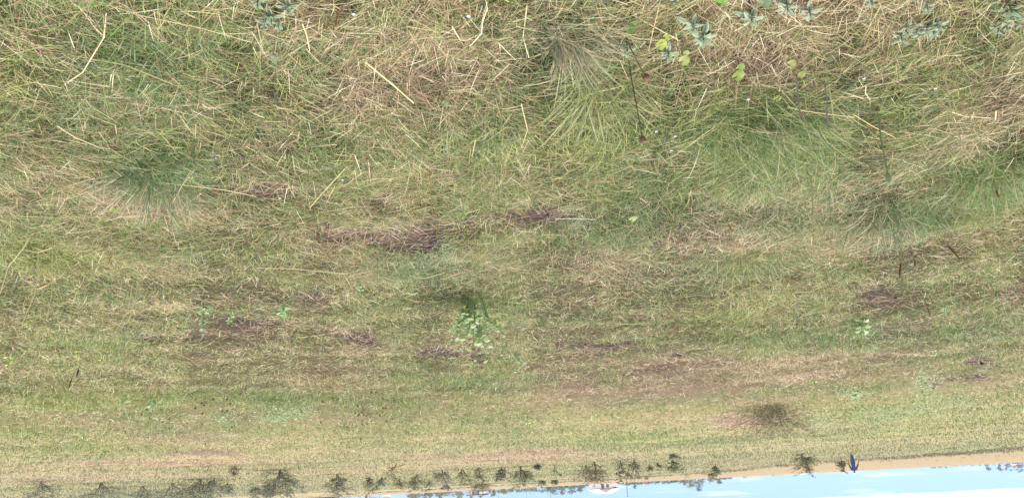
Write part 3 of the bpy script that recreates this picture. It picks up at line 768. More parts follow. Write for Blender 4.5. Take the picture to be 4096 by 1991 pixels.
def broad_weed(base, tip, wpx, label, seed, col_='#8fb478', col2='#9cc088', leaf=1.0, n=14, flowers=0, yellow_tip=False, narrow=.62, per=9):
    rr = random.Random(seed)
    b = on_ground(*base); t = at_depth(tip[0], tip[1], b[1] - .05)
    dist = np.linalg.norm(b - np.array([0, 0, CAM_H])); wm = wpx * dist / F_PX
    root = empty('broad_leaf_weed', b); tag(root, label, 'weed', 'broad-leaved weeds in the meadow')
    H = max(t[2] - b[2], .08); tip_v = Vector(t) - Vector(b)
    st = MB(); fo = MB(); fl = MB()
    c = lin(col_, .46) * np.array([1.08, 1, .86]); c2 = lin(col2, .5)
    ns = max(1, int(n / per)); tips = []
    for s_ in range(ns):
        a = rr.uniform(0, 6.28) if s_ else 0; sp = wm * .55 * (0 if s_ == 0 else rr.uniform(.45, 1.0))
        e = tip_v * (1 if s_ == 0 else rr.uniform(.25, .95)) + Vector((math.cos(a) * sp, math.sin(a) * sp * .8, 0))
        mid = e * .5 + Vector((0, 0, H * .08)); st.tube([Vector((e.x * .25, e.y * .25, -.03)), mid, e], [.0028 * (dist / 5) ** .3, .003, .002], c * 1.2, 5)
        tips.append(e)
        k_ = n // ns
        for i in range(k_):
            u = .22 + .78 * (i + .6) / k_; p = mid * (2 * u) if u < .5 else mid + (e - mid) * (2 * u - 1)
            az = i * 2.4 + rr.uniform(-.4, .4); el = rr.uniform(-.25, .75)
            d = Vector((math.cos(az) * math.cos(el), math.sin(az) * math.cos(el), math.sin(el)))
            ln = wm * .30 * leaf * rr.uniform(.75, 1.2) * (1.1 - .45 * u)
            cc = (c if rr.random() < .7 else c2) * rr.uniform(.8, 1.15)
            if yellow_tip and rr.random() < .3: cc = lin('#c2cc6a', .6)
            pet = p + d * ln * .25
            st.tube([p, pet], .0016, cc * .9, 4, False)
            fo.leaf(pet, d, Vector((rr.uniform(-.4, .4), -.5, 1)), ln, ln * narrow * rr.uniform(.85, 1.15), cc, cc * 1.12, 4, .12, .25)
    for i in range(flowers):
        e = rr.choice(tips) * rr.uniform(.55, 1.0) + Vector((rr.uniform(-.5, .5) * wm * .7, -wm * .1, rr.uniform(-.1, .05) * H))
        fl = MB()
        for q in range(6):
            az = q * math.pi / 3; d = Vector((math.cos(az), -.5, math.sin(az))).normalized()
            fl.leaf(e, d, Vector((0, -1, .4)), .014, .007, lin('#e8d848', .6), lin('#ece490', .6), 2, .1, .1)
        fl.build('flower', M_LEAF, root)
        st.tube([e * .8, e], .0015, c2, 4, False)
    st.build('stem', M_STALK, root); fo.build('foliage', M_LEAF, root, smooth_=True)
    return root
for a, k_ in [
 (((1440, 1100), (1442, 1165), 62, 'compact blue-green weed standing alone left of the yellow-flowered plant', 1), dict(n=11, col_='#8cb482', col2='#a0c890')),
 (((1135, 1200), (1132, 1258), 78, 'weed with one big heart-shaped leaf and a few light ones', 2), dict(n=9, leaf=1.25, col_='#80b074')),
 (((812, 1210), (812, 1312), 92, 'bushy blue-green weed left of its slimmer neighbour', 3), dict(n=18, leaf=.85, col_='#84ae84')),
 (((922, 1215), (920, 1300), 62, 'slim weed beside the bushy blue-green one', 4), dict(n=10, col_='#9cc07c')),
 (((1890, 1185), (1896, 1475), 270, 'large sprawling weed with yellow flowers in the middle of the field', 5), dict(n=190, leaf=.37, flowers=7, col_='#88ac6c', col2='#a4be88', per=9)),
 (((2045, 1395), (2080, 1525), 130, 'feathery grey-green weed right of the yellow-flowered plant', 6), dict(n=60, leaf=.34, col_='#9cb890', col2='#bccca4', narrow=.4)),
 (((3450, 1258), (3452, 1336), 92, 'glossy broad-leaved weed alone on the right', 7), dict(n=13, leaf=1.05, col_='#80b06c')),
 (((312, 1385), (312, 1432), 44, 'yellow-green weed in the tan grass, nearer the dark foxtails', 8), dict(n=9, leaf=1.1, col_='#a8bc5c', yellow_tip=True)),
 (((412, 1392), (408, 1452), 46, 'slender yellow-green weed right of the dark foxtails', 9), dict(n=8, col_='#a4b464', yellow_tip=True, narrow=.35)),
 (((492, 1570), (490, 1628), 88, 'wide low green weed on the left', 10), dict(n=18, leaf=.9, col_='#86ae68')),
 (((612, 1585), (612, 1632), 66, 'darker green weed right of the wide low one', 11), dict(n=14, leaf=.9, col_='#78a86c')),
 (((2112, 1655), (2110, 1716), 44, 'small bright weed standing alone in the far centre', 12), dict(n=12, leaf=.9, col_='#8ca848', yellow_tip=True)),
 (((35, 1400), (35, 1480), 46, 'weed cut off by the left edge', 13), dict(n=10, col_='#a8bc70', yellow_tip=True)),
 (((845, 1480), (845, 1500), 26, 'little pale weed among the dry stems', 14), dict(n=7, col_='#a0b87c')),
 (((1048, 1390), (1046, 1440), 34, 'pale upright weed near the brown hollow', 15), dict(n=8, narrow=.3, col_='#b0bc74')),
 (((1510, 1425), (1508, 1470), 30, 'thin pale weed beside the soil streak', 16), dict(n=7, narrow=.3, col_='#b0bc74')),
 (((1545, 1530), (1545, 1565), 32, 'small grey-green weed on the tan grass', 17), dict(n=8, narrow=.4, col_='#a4b480')),
 (((2390, 1625), (2388, 1685), 66, 'loose light green weed in the far centre', 18), dict(n=18, leaf=.6, col_='#a4bc70', yellow_tip=True)),
 (((3252, 1510), (3258, 1536), 44, 'tiny bright weed in the dry strip, right of its twin', 19), dict(n=9, col_='#90b058')),
 (((3110, 1540), (3112, 1566), 36, 'tiny bright weed in the dry strip, left of its twin', 20), dict(n=9, col_='#98b058', yellow_tip=True)),
 (((3740, 1390), (3738, 1420), 40, 'yellow-green sprig above the black soil patch', 21), dict(n=9, col_='#b0cc78')),
 (((3420, 1555), (3420, 1590), 80, 'dense green weed patch edge in the far right clover', 22), dict(n=20, leaf=.7, col_='#8cac60')),
 (((385, 1815), (390, 1850), 36, 'far green weed beyond the pink grass', 23), dict(n=12, col_='#84ac64', leaf=.9)),
 (((170, 1820), (172, 1838), 26, 'far green tuft by the dark mound', 24), dict(n=12, col_='#80a458', leaf=.9))]:
    broad_weed(*a, **k_)

# spiky, drooping and lush tussocks
def tussock(X, Y, rpx, n, label, seed, cols, ln, droop, az_bias=None, spread=1.0):
    n = int(n * .62)
    c0 = on_ground(X, Y); rm = rpx * np.linalg.norm(c0 - np.array([0, 0, CAM_H])) / F_PX
    g = np.random.default_rng(seed)
    rad = rm * .62 * g.random(n) ** .7 * spread; a = g.random(n) * 2 * np.pi
    x = rad * np.cos(a); y = rad * np.sin(a) * 1.3
    z = height(c0[0] + x, c0[1] + y) - c0[2]
    az = a + g.normal(0, .7, n)
    if az_bias is not None: az = az_bias + g.normal(0, .8, n) + 1.2 * (fbm(x + 9, y + seed, .16, 7, 2) - .5) * 3
    t0 = np.clip(np.abs(g.normal(.35 + .6 * rad / (rm * .5 * spread), .3, n)), 0, 1.45); bend = g.uniform(.1, 1.1, n) * droop
    Ln = ln * g.uniform(.4, 1.3, n); w = g.uniform(.0028, .006, n) * (1 if Y < 700 else 1.2)
    pal = np.array([lin(c, .62) for c in cols] + [lin('#d0c498', .6), lin('#b8a47c', .55), lin('#c4c490', .6)]); c = pal[g.integers(0, len(pal), n)] * g.uniform(.6, 1.25, (n, 1))
    lum = (c @ np.array([.25, .65, .10]))[:, None]; c = lum + (c - lum) * .82
    V, Q, C = strips(np.stack([x, y, z], 1), az, t0, bend, Ln, w, c, 5, g.uniform(-.8, .8, n), floor=z)
    me = quads_mesh('grass_tussock', V, Q, C)
    o = link('grass_tussock', me, MATS['grass_blade'], loc=Vector(c0)); tag(o, label, 'grass tussock')
    return o
tussock(618, 700, 175, 620, 'spiky dark green tussock fanning out beside bare soil', 1, ['#84986a', '#93a478', '#6c8658', '#a4b088', '#b4b488'], .24, .5)
tussock(2240, 90, 200, 950, 'drooping grey-green tussock combed to one side over a dark hollow', 2, ['#8c9a74', '#7a8c68', '#a4a884', '#b8a880', '#66785a'], .26, 1.4, az_bias=R(200), spread=1.2)
tussock(3060, 440, 270, 1500, 'lush tussock of fine green blades combed sideways', 3, ['#7ea058', '#92ae68', '#688c4c', '#a8ba78', '#587c44'], .26, 1.2, az_bias=R(185), spread=1.5)
tussock(3980, 690, 190, 1100, 'bright fresh green tussock at the right edge', 4, ['#7ca04c', '#90b05c', '#648e42', '#a4b868'], .2, .9, spread=1.6)
tussock(2390, 330, 150, 520, 'upright yellow-green tuft in the centre foreground', 5, ['#94a85c', '#a4b26c', '#7c9450', '#b4b878'], .24, .8, spread=1.8)
tussock(2990, 1030, 190, 800, 'low fresh green tuft beyond the lush tussock', 6, ['#7c9850', '#8ca860', '#688a48', '#a4a870'], .17, .9, spread=1.9)
tussock(3570, 830, 170, 800, 'dark green tuft over the shaded hollow', 7, ['#708a58', '#809468', '#5c7848', '#90a078'], .2, 1.1, spread=1.9)
tussock(1270, 1505, 140, 420, 'dry brown-gold tuft bent over its own shaded base', 9, ['#c8b078', '#b89c68', '#a08458', '#d4c08c'], .3, 1.6, az_bias=R(190), spread=2.6)
tussock(2655, 1478, 60, 220, 'small shaggy brown tuft near the black soil spot', 10, ['#8a7454', '#a48c64', '#6e5c44', '#b8a478'], .24, 1.4, spread=1.6)

# little pale flowers
for i, (X, Y) in enumerate([(1415, 58), (1874, 66), (2993, 398), (2625, 526), (2700, 545), (2685, 602), (1120, 793), (3742, 355), (1370, 720), (3456, 314)]):
    p = on_plane(X, Y, .12); b = Vector((p[0], p[1], float(height(p[0], p[1]))))
    r_ = empty('meadow_flower', b); tag(r_, 'tiny white-lilac flower dotted in the foreground grass', 'flower', 'tiny white-lilac meadow flowers')
    m = MB(); e = Vector(p) - b; m.tube([Vector((0, 0, -.01)), e * .5, e], .001, tint('#8a9a60'), 4); m.build('stem', M_STALK, r_)
    f = MB()
    for q in range(5):
        az = q * 2 * math.pi / 5; f.leaf(e, Vector((math.cos(az), math.sin(az) - .3, .35)), Vector((0, -.3, 1)), .0075, .006, lin('#d8d0e8', .55), lin('#c4bde4', .55), 2)
    f.build('petals', M_LEAF, r_)

# clover and other small-leaved ground cover
def clover(name, label, spots, n, hl, cols, leaf):
    P = []
    for (X, Y, rx, ry, w) in spots:
        k_ = int(n * w); xs = rng.normal(X, rx * .5, k_); ys = rng.normal(Y, ry * .5, k_)
        P += [on_plane(a, b, 0) for a, b in zip(xs, ys)]
    P = np.array(P); P[:, 2] = height(P[:, 0], P[:, 1]); n = len(P)
    dist = np.hypot(P[:, 0], P[:, 1]); s_ = leaf * rng.uniform(.6, 1.3, n) * (dist / 10) ** .5
    P[:, 2] += rng.uniform(.03, hl, n)
    az = rng.random(n) * 6.283; ti = rng.uniform(0, .8, n)
    u = np.stack([np.cos(az), np.sin(az), np.zeros(n)], 1); nr = np.stack([np.sin(ti) * np.sin(az), -np.abs(np.sin(ti)), np.cos(ti)], 1)
    nr /= np.linalg.norm(nr, axis=1)[:, None]; u -= nr * (u * nr).sum(1)[:, None]; u /= np.linalg.norm(u, axis=1)[:, None]; v = np.cross(nr, u)
    V = np.stack([P - u * s_[:, None], P + v * s_[:, None] * .75, P + u * s_[:, None], P - v * s_[:, None] * .75], 1).reshape(-1, 3)
    pal = np.array([lin(c, .62) for c in cols]); c = np.repeat(pal[rng.integers(0, len(pal), n)] * rng.uniform(.75, 1.2, (n, 1)), 4, 0)
    o = link(name, quads_mesh(name, V, np.arange(4 * n).reshape(-1, 4), c), M_LEAF); tag(o, label, 'ground cover', kind='stuff')
clover('clover_patch', 'patches of small round clover leaves spread through the far right grass',
       [(3420, 1560, 70, 30, .08), (3540, 1640, 150, 40, .2), (3300, 1690, 120, 50, .16), (3720, 1600, 120, 50, .16), (3850, 1580, 60, 50, .08), (3640, 1700, 120, 40, .1), (3700, 1500, 70, 60, .12), (3500, 1690, 100, 60, .1)], 3400, .12, ['#788a52', '#86965e', '#6a7c48', '#989f70', '#808f58'], .017)
clover('clover_patch', 'leafy pale green patch left of the middle of the field',
       [(1130, 1630, 90, 40, .5), (1200, 1620, 60, 30, .2), (1090, 1660, 70, 30, .2), (900, 1660, 60, 30, .2)], 1100, .14, ['#748a50', '#849660', '#667c46', '#98a070'], .017)
clover('low_herbs', 'grey-green small-leaved herbs around the dark soil patch',
       [(1790, 960, 60, 40, .3), (1720, 1010, 120, 40, .25), (1810, 1010, 70, 30, .3), (2320, 860, 60, 40, .2), (760, 1010, 100, 40, .2), (3560, 960, 120, 40, .25), (2280, 800, 60, 20, .1)], 1900, .06, ['#74845c', '#828f68', '#667850', '#909872'], .008)

# ------------------------------------------------------------------ dark bushes of the far meadow
M_BARK = mat('bark', attr='tint', rough=0.9, spec=0.1)
M_BUSHLEAF = mat('bush_leaf', attr='tint', rough=0.7, transl=0.12, spec=0.2)
def leaf_quads(fo, pts, size, rr, cols, k=.55, flat=.6):
    for p in pts:
        s_ = size * rr.uniform(.55, 1.25)
        n = Vector((rr.gauss(0, flat), rr.gauss(0, flat), 1)).normalized(); u = Vector((rr.gauss(0, 1), rr.gauss(0, 1), rr.gauss(0, .3))); u -= n * u.dot(n); u.normalize(); v = n.cross(u)
        c = lin(rr.choice(cols), k) * rr.uniform(.7, 1.25); i0 = len(fo.v)
        fo.vert(p - u * s_, c); fo.vert(p + v * s_ * .45, c); fo.vert(p + u * s_, c); fo.vert(p - v * s_ * .45, c); fo.f.append((i0, i0 + 1, i0 + 2, i0 + 3))
GB = 'dark scrubby bushes scattered over the far meadow'
def bush(bx, by, ty, wpx, label, seed, lean=0, stems=4, leafy=1.0, cols=('#5c6450', '#4c5644', '#6c7460', '#444a3c'), bark='#4e463c', wide=0.0, thick=1.0, flare=1.0, group=GB, name='scrub_bush', cat='bush'):
    rr = random.Random(seed)
    b = on_ground(bx, by); t = at_depth(bx + lean, ty, b[1]); H = max(t[2] - b[2], .15)
    dist = b[1]; W = wpx * dist / F_PX * 1.35; lx = t[0] - b[0] - (H * 0.0)
    root = empty(name, Vector(b)); tag(root, label, cat, group)
    br = MB(); fo = MB(); cb = lin(bark, 1.5); lp = []
    rs = .0092 * (dist / 45) * thick
    def twig(p, d, ln, r_, depth):
        q = [p]; dd = Vector(d)
        nseg = 3
        for i in range(nseg):
            dd = (dd + Vector((rr.gauss(0, .22), rr.gauss(0, .22), rr.gauss(.04, .16)))).normalized(); q.append(q[-1] + dd * ln / nseg)
        br.tube(q, [r_, r_ * .85, r_ * .7, r_ * .45], cb * rr.uniform(.8, 1.2), 4, False)
        for i in range(int(9 * leafy * (1.6 if depth else 1))):
            a = rr.uniform(.25, 1.05); j = min(int(a * nseg), nseg - 1); w = a * nseg - j
            lp.append(q[j].lerp(q[j + 1], w) + Vector((rr.gauss(0, .11), rr.gauss(0, .11), rr.gauss(0, .05))) * ln)
        if depth > 0:
            for i in range(rr.choice((2, 3))):
                j = rr.randint(1, nseg); s2 = (dd + Vector((rr.gauss(0, .8), rr.gauss(0, .8), rr.gauss(0, .35)))).normalized()
                twig(q[j], s2, ln * rr.uniform(.4, .65), r_ * .6, depth - 1)
    for s_ in range(stems):
        a = rr.uniform(0, 6.28) if stems > 1 else 0
        e = Vector((lx * rr.uniform(.5, 1.1) + math.cos(a) * W * .26 * rr.uniform(.3, 1) * flare, math.sin(a) * W * .2, H * rr.uniform(.62, 1.0)))
        if s_ == 0: e = Vector((lx, 0, H * .97))
        q = [Vector((rr.gauss(0, .02), rr.gauss(0, .02), -.05))]
        for i in range(1, 6):
            u = i / 5; q.append(e * u + Vector((rr.gauss(0, .04) * H, rr.gauss(0, .04) * H, rr.gauss(0, .02) * H)) * (1 if i < 5 else 0))
        br.tube(q, [rs * 2.0 * (1 - .7 * i / 5) for i in range(6)], cb, 5, False)
        for i in range(rr.randint(7, 10)):
            u = rr.uniform(.12, 1.0); j = min(int(u * 5), 4); p = q[j].lerp(q[j + 1], u * 5 - j)
            prof = (1 - .72 * u) if wide >= 0 else (.25 + .75 * u)
            prof = prof * (1 - abs(wide)) + abs(wide) * prof * 1.6 if wide else (.45 + .9 * math.sin(math.pi * min(u, .9)))
            az = rr.choice((0, math.pi)) + rr.gauss(0, .8); d = Vector((math.cos(az), math.sin(az), rr.uniform(-.1, .55))).normalized()
            twig(p, d, W * .36 * prof * rr.uniform(.6, 1.1), rs * .8, 1)
    # keep the crown inside its outline
    leaf_quads(fo, lp, (.018 * dist / 30 * 1.1 + .012) * (1 if dist > 25 else .6), rr, cols, 1.15)
    br.build('branches', M_BARK, root); fo.build('foliage', M_BUSHLEAF, root)
    return root
GREYG = ('#6c7868', '#5c685c', '#7c8878', '#505a4e'); OLIV = ('#6c6c4c', '#5c5c40', '#7c7c58', '#505038'); BRN = ('#6a5a4a', '#58493c', '#7c6a58', '#484034')
for i, a in enumerate([
 (165, 1922, 1998, 130, 'grey-green bush nearest the lower left corner, its twigs bending to one side', dict(lean=25, cols=GREYG, stems=5)),
 (405, 1930, 2020, 200, 'widest dark bush on the left, second of the row', dict(stems=7, leafy=1.7, cols=GREYG)),
 (570, 1942, 2040, 170, 'deep green bush cut by the frame, third of the left row', dict(stems=6, leafy=1.6, cols=('#4c6454', '#3f5648', '#5c7460'))),
 (690, 1930, 2020, 180, 'loose bush with long forking twigs, fourth of the left row', dict(stems=6, leafy=1.2, cols=GREYG)),
 (800, 1914, 2012, 160, 'dense bush with a dark green lower half, fifth of the left row', dict(stems=7, leafy=1.7, cols=('#50604e', '#42543e', '#606c58'))),
 (856, 1912, 1966, 90, 'purplish grey bush leaning against the dense one', dict(stems=4, leafy=1.2, cols=('#6c6c6c', '#5a5a5c', '#7a7a78'))),
 (912, 1925, 1986, 42, 'faint slim bush standing on the pale grass', dict(stems=3, leafy=.8, cols=GREYG)),
 (938, 1862, 1900, 44, 'low reddish dark bush in the pink grass', dict(stems=3, leafy=.5, cols=BRN)),
 (1122, 1876, 1990, 150, 'biggest dark bush left of centre, rounded with a spiky foot', dict(stems=8, leafy=2.0, cols=('#585e54', '#484e46', '#686e64'))),
 (1075, 1950, 1982, 42, 'small bush tucked beside the biggest one', dict(stems=3, leafy=1.0, cols=OLIV)),
 (1022, 1945, 1988, 44, 'small dark bush left of the biggest one', dict(stems=3, leafy=1.0)),
 (1345, 1894, 1986, 150, 'bush with a dense dark head and long horizontal arms', dict(stems=5, leafy=1.5, wide=-.2, cols=('#565a50', '#464a42', '#66685c'))),
 (1477, 1904, 1978, 78, 'forking bush with a bare pale stem, left of the tall pair', dict(stems=4, leafy=1.0, wide=-.3, cols=OLIV)),
 (1528, 1906, 1938, 46, 'small grey bush behind the forking one', dict(stems=3, leafy=1.0, cols=GREYG)),
 (1600, 1908, 1950, 54, 'thin open bush with two drooping arms', dict(stems=3, leafy=.7, cols=OLIV)),
 (1668, 1894, 1964, 58, 'upright bush with layered twigs left of the slender one', dict(stems=4, leafy=1.2, cols=OLIV)),
 (1718, 1918, 1966, 34, 'slender single-stemmed bush at the field edge', dict(stems=2, leafy=1.0, cols=OLIV)),
 (1768, 1878, 1938, 66, 'mauve-grey bush left of the Y-shaped one', dict(stems=4, leafy=.9, cols=('#76706a', '#64605a', '#86807a'))),
 (1847, 1876, 1946, 92, 'Y-shaped bush with a clear trunk and two drooping arms', dict(stems=3, leafy=1.0, wide=-.4, cols=OLIV, thick=1.3, flare=1.7)),
 (1916, 1868, 1924, 48, 'narrow bush leaning towards the grey building', dict(stems=3, leafy=1.0, lean=12, cols=OLIV)),
 (2004, 1868, 1916, 48, 'dark compact bush right of the grey building', dict(stems=4, leafy=1.5)),
 (2082, 1864, 1946, 90, 'tall twisted bush rising above the horizon field, centre of the row', dict(stems=5, leafy=1.4, cols=('#5c6048', '#4c5040', '#6c7054'))),
 (2150, 1852, 1876, 34, 'small black-looking lump of twigs', dict(stems=3, leafy=.6, cols=('#4c4848', '#3c3a3c', '#5c5858'))),
 (2214, 1855, 1902, 36, 'bent snake-like twig with a tuft at its tip', dict(stems=1, leafy=.6, lean=24, thick=1.6)),
 (2168, 1918, 1936, 34, 'tiny distant bush on the bare field, left of its twin', dict(stems=3, leafy=1.0, cols=OLIV)),
 (2216, 1916, 1931, 28, 'tiny distant bush on the bare field, right of its twin', dict(stems=3, leafy=.9, cols=OLIV)),
 (2342, 1858, 1924, 84, 'sprawling open bush with one long sideways branch, in front of the white house', dict(stems=4, leafy=.9, flare=1.5, cols=BRN)),
 (2378, 1846, 1930, 86, 'tall bush with horizontal crossing branches before the white house', dict(stems=4, leafy=1.1, cols=('#5e5c4a', '#4e4c3e', '#6e6a56'), thick=1.2)),
 (2482, 1838, 1928, 76, 'conifer-like bush right of the white house', dict(stems=3, leafy=1.2, wide=.3, cols=('#5a5846', '#4a483a', '#6a6652'), thick=1.2)),
 (2537, 1834, 1910, 66, 'dark bush with a lopsided foot, right of the conifer-like one', dict(stems=4, leafy=1.2, wide=-.3, cols=('#5a5e44', '#484c38', '#6a6c50'), lean=-6)),
 (2597, 1856, 1882, 32, 'little tripod-shaped bush at the edge of the bare field', dict(stems=2, leafy=1.1, wide=-.3, cols=OLIV)),
 (2632, 1846, 1880, 24, 'little thin bush right of the tripod-shaped one', dict(stems=2, leafy=1.0, cols=OLIV)),
 (2692, 1812, 1830, 40, 'flat dark tuft lying in the green far grass', dict(stems=3, leafy=.6, cols=('#545858', '#444848', '#646868'))),
 (2690, 1838, 1890, 68, 'green-footed bush spreading to one side', dict(stems=4, leafy=1.3, lean=10, wide=-.3, cols=('#627050', '#526040', '#72805c'))),
 (2863, 1852, 1912, 52, 'neat cone-shaped bush standing alone on the bare field', dict(stems=3, leafy=1.9, wide=-.35, cols=OLIV, flare=.8)),
 (3208, 1812, 1894, 78, 'ragged bush with layered twigs left of the walking person', dict(stems=5, leafy=1.6, cols=OLIV, lean=6)),
 (3362, 1828, 1890, 58, 'small inverted-cone bush right beside the walking person', dict(stems=4, leafy=1.6, wide=.3, cols=OLIV, lean=6)),
 (1587, 1852, 1902, 58, 'dark broken branch lying in the pinkish grass', dict(stems=2, leafy=.5, cols=BRN, lean=-20)),
 (1785, 1938, 1954, 36, 'tiny low bush on the bare field near the grey building', dict(stems=3, leafy=1.1, cols=OLIV)),
 (1925, 1932, 1948, 62, 'low wide bush on the bare field before the grey building', dict(stems=5, leafy=1.2, cols=OLIV)),
 (2585, 1900, 1914, 22, 'thin bare twig standing on the bare field by the mast', dict(stems=1, leafy=.4, cols=BRN))]):
    bx, by, ty, w, lab, kw = a
    bush(bx, by, ty, w, lab, 100 + i, **kw)
# nearer dead shrub: thick shaded foot, sprawling bare twigs
bush(3092, 1632, 1728, 230, 'sprawling dead brown shrub with bare crooked twigs, nearest of all the bushes', 300, stems=12, leafy=.6, cols=('#4e4636', '#40382c', '#5c5442'), bark='#2c241c', flare=2.2, thick=.6)
bush(3075, 1618, 1668, 190, 'dense dark lower growth at the foot of the dead brown shrub', 301, stems=9, leafy=1.3, cols=('#4a4732', '#3e3a2a', '#57523a'), flare=2.2, thick=.5)

# ------------------------------------------------------------------ trees and hedges on the skyline
def far_tree(X, ty, wpx, yd, label, seed, cols, group, name='skyline_tree', leaf=.5, dense=1.0, trunk=True, shape='round', cat='tree'):
    rr = random.Random(seed)
    t = at_depth(X, ty, yd); gz = float(height(t[0], yd)); H = max(t[2] - gz, .8); W = wpx * math.hypot(t[0], yd) / F_PX
    root = empty(name, (t[0], yd, gz)); tag(root, label, cat, group)
    tr = MB(); cr = MB(); cb = lin('#5a5248', .5)
    tr.tube([(0, 0, -.3), (rr.gauss(0, .1), 0, H * .3), (rr.gauss(0, .2), 0, H * .75)], [H * .03, H * .022, H * .008], cb, 6)
    pts = []; ncl = int((9 + W * 1.2) * dense)
    for i in range(ncl):
        u = rr.random()
        if shape == 'cone': z = .15 + .8 * u; rad = W * .5 * (1 - u) * .95
        elif shape == 'column': z = .2 + .75 * u; rad = W * .5 * (.55 + .45 * math.sin(math.pi * u))
        elif shape == 'shrub': z = .05 + .85 * u; rad = W * .5 * math.sqrt(max(1 - u * u, 0)) * rr.uniform(.7, 1.1)
        else: z = .32 + .62 * u; rad = W * .5 * math.sqrt(max(1 - (2 * u - .85) ** 2 * .9, .05))
        a = rr.uniform(0, 6.28); q = rr.random() ** .5
        c = Vector((math.cos(a) * rad * q, math.sin(a) * rad * q, H * z))
        if i < 7 and trunk: tr.tube([(0, 0, H * (.15 + .4 * u)), c * .6 + Vector((0, 0, H * .2)), c], [H * .012, H * .008, H * .004], cb, 4, False)
        s_ = max(W * .11, .45)
        for j in range(int(24 * dense)):
            pts.append(c + Vector((rr.gauss(0, s_), rr.gauss(0, s_), rr.gauss(0, s_ * .65))))
    pts = [p for p in pts if p.z < H * 1.02]
    leaf_quads(cr, pts, leaf, rr, cols, .55, .9)
    tr.build('trunk', M_BARK, root); cr.build('crown', M_BUSHLEAF, root)
    return root
DG = ('#5c7454', '#4c6448', '#6c8460', '#44583e'); YG = ('#98a468', '#8a9a5c', '#a8b478'); BG = ('#6c7c7c', '#5c6c70', '#7c8c8c'); OG = ('#84885c', '#767a50', '#94966c')
for i, a in enumerate([
 (2215, 1981, 30, 470, 'tallest leafy tree of the clump left of the white house', DG), (2250, 1976, 34, 475, 'second tree of the clump left of the white house', DG),
 (2287, 1976, 34, 470, 'third tree of the clump, with a pointed top, left of the white house', DG), (2322, 1966, 32, 475, 'last and lowest tree of the clump, nearest the white house', DG),
 (2200, 1964, 16, 460, 'pale yellow-green tree at the edge of the clump', YG),
 (1660, 1996, 40, 440, 'dark round tree left of the grey building', DG), (1712, 1994, 34, 460, 'bluish tree between gaps of sky left of the grey building', BG),
 (1758, 1993, 30, 455, 'green tree left of the pale yellow one', DG), (1838, 1993, 28, 450, 'pale yellow-green tree behind the grey building', YG), (1884, 1990, 30, 470, 'green tree behind the roof of the grey building', DG),
 (1925, 1988, 30, 470, 'grey-green tree over the roof end of the grey building', BG), (1975, 1987, 26, 470, 'grey-green tree just right of the grey building', BG), (2018, 1974, 30, 465, 'low green tree beside the thin pole', DG)]):
    far_tree(a[0], a[1], a[2], a[3], a[4], 400 + i, a[5], 'trees on the skyline behind the buildings', leaf=.42)
for i, a in enumerate([
 (2765, 1954, 30, 480, 'yellow-green tree of the pair standing on the skyline', YG, 'round'), (2800, 1965, 34, 480, 'taller grey-green tree of the pair standing on the skyline', BG, 'round'),
 (2880, 1936, 20, 485, 'single small dark tree right of the pair', BG, 'column'), (2540, 1952, 12, 470, 'dark pointed tree near the mast', DG, 'cone'), (2740, 1946, 8, 480, 'thin bluish pointed tree', BG, 'cone')]):
    far_tree(a[0], a[1], a[2], a[3], a[4], 430 + i, a[5], 'trees on the skyline right of the house', leaf=.42, shape=a[6], dense=1.2)
BL_ = ('#70809a', '#627290', '#8090a8', '#586884')  # blue of the distance haze put into the leaf colours
for i, a in enumerate([
 (3958, 1882, 15, 640, 'leaning bluish tree, first of the distant right group'), (4004, 1889, 22, 660, 'pale bluish tree with a tapering top, second of the distant right group'),
 (4036, 1884, 22, 640, 'full bluish tree, third of the distant right group'), (4054, 1874, 14, 640, 'small bluish tree behind the orange canopy'), (4084, 1890, 24, 650, 'tall ragged bluish tree at the frame edge')]):
    far_tree(a[0], a[1], a[2], a[3], a[4], 450 + i, BL_, 'bluish trees far off on the right', leaf=.6, shape='column', dense=1.2)
def hedge(x0, x1, step, top, yd, label, cols, seed, leaf=.35, wf=1.7):
    rr = random.Random(seed); X = x0
    while X < x1:
        t = float(np.interp(X, *top)) + rr.uniform(-3, 3)
        far_tree(X, t, step * wf * rr.uniform(.8, 1.2), yd + rr.uniform(-6, 6), label, int(seed * 1000 + X), cols, label, name='hedge_shrub', leaf=leaf, trunk=False, shape='shrub', cat='shrub', dense=.75)
        X += step * rr.uniform(.75, 1.25)
hedge(1150, 1345, 17, ([1150, 1345], [1999, 1993]), 330, 'leafy shrub in the low hedge at the bottom left of the skyline', OLIV, 1)
hedge(1640, 1860, 16, ([1640, 1860], [1986, 1980]), 432, 'olive shrub in the hedge left of the grey building', OG, 2)
hedge(1960, 2200, 15, ([1960, 2080, 2200], [1974, 1968, 1964]), 432, 'olive shrub in the hedge between the grey building and the tree clump', OG, 3)
hedge(2195, 2350, 15, ([2195, 2350], [1958, 1944]), 440, 'dark shrub under the tree clump left of the white house', DG, 4)
hedge(2482, 2735, 13, ([2482, 2560, 2735], [1937, 1936, 1928]), 445, 'low shrub in the hedge between the white house and the tree pair', DG, 5)
hedge(2740, 2925, 13, ([2740, 2800, 2840, 2925], [1934, 1932, 1924, 1914]), 450, 'low shrub in the hedge under the tree pair', OG, 6)
hedge(3725, 3985, 14, ([3725, 3985], [1874, 1861]), 560, 'dark low shrub on the distant right skyline', ('#5c687c', '#4c586c', '#6c7888'), 7)
hedge(4056, 4110, 12, ([4056, 4110], [1857, 1853]), 560, 'dark blue-green shrub at the right frame edge of the skyline', ('#4c6474', '#3f5468', '#5c7484'), 8)

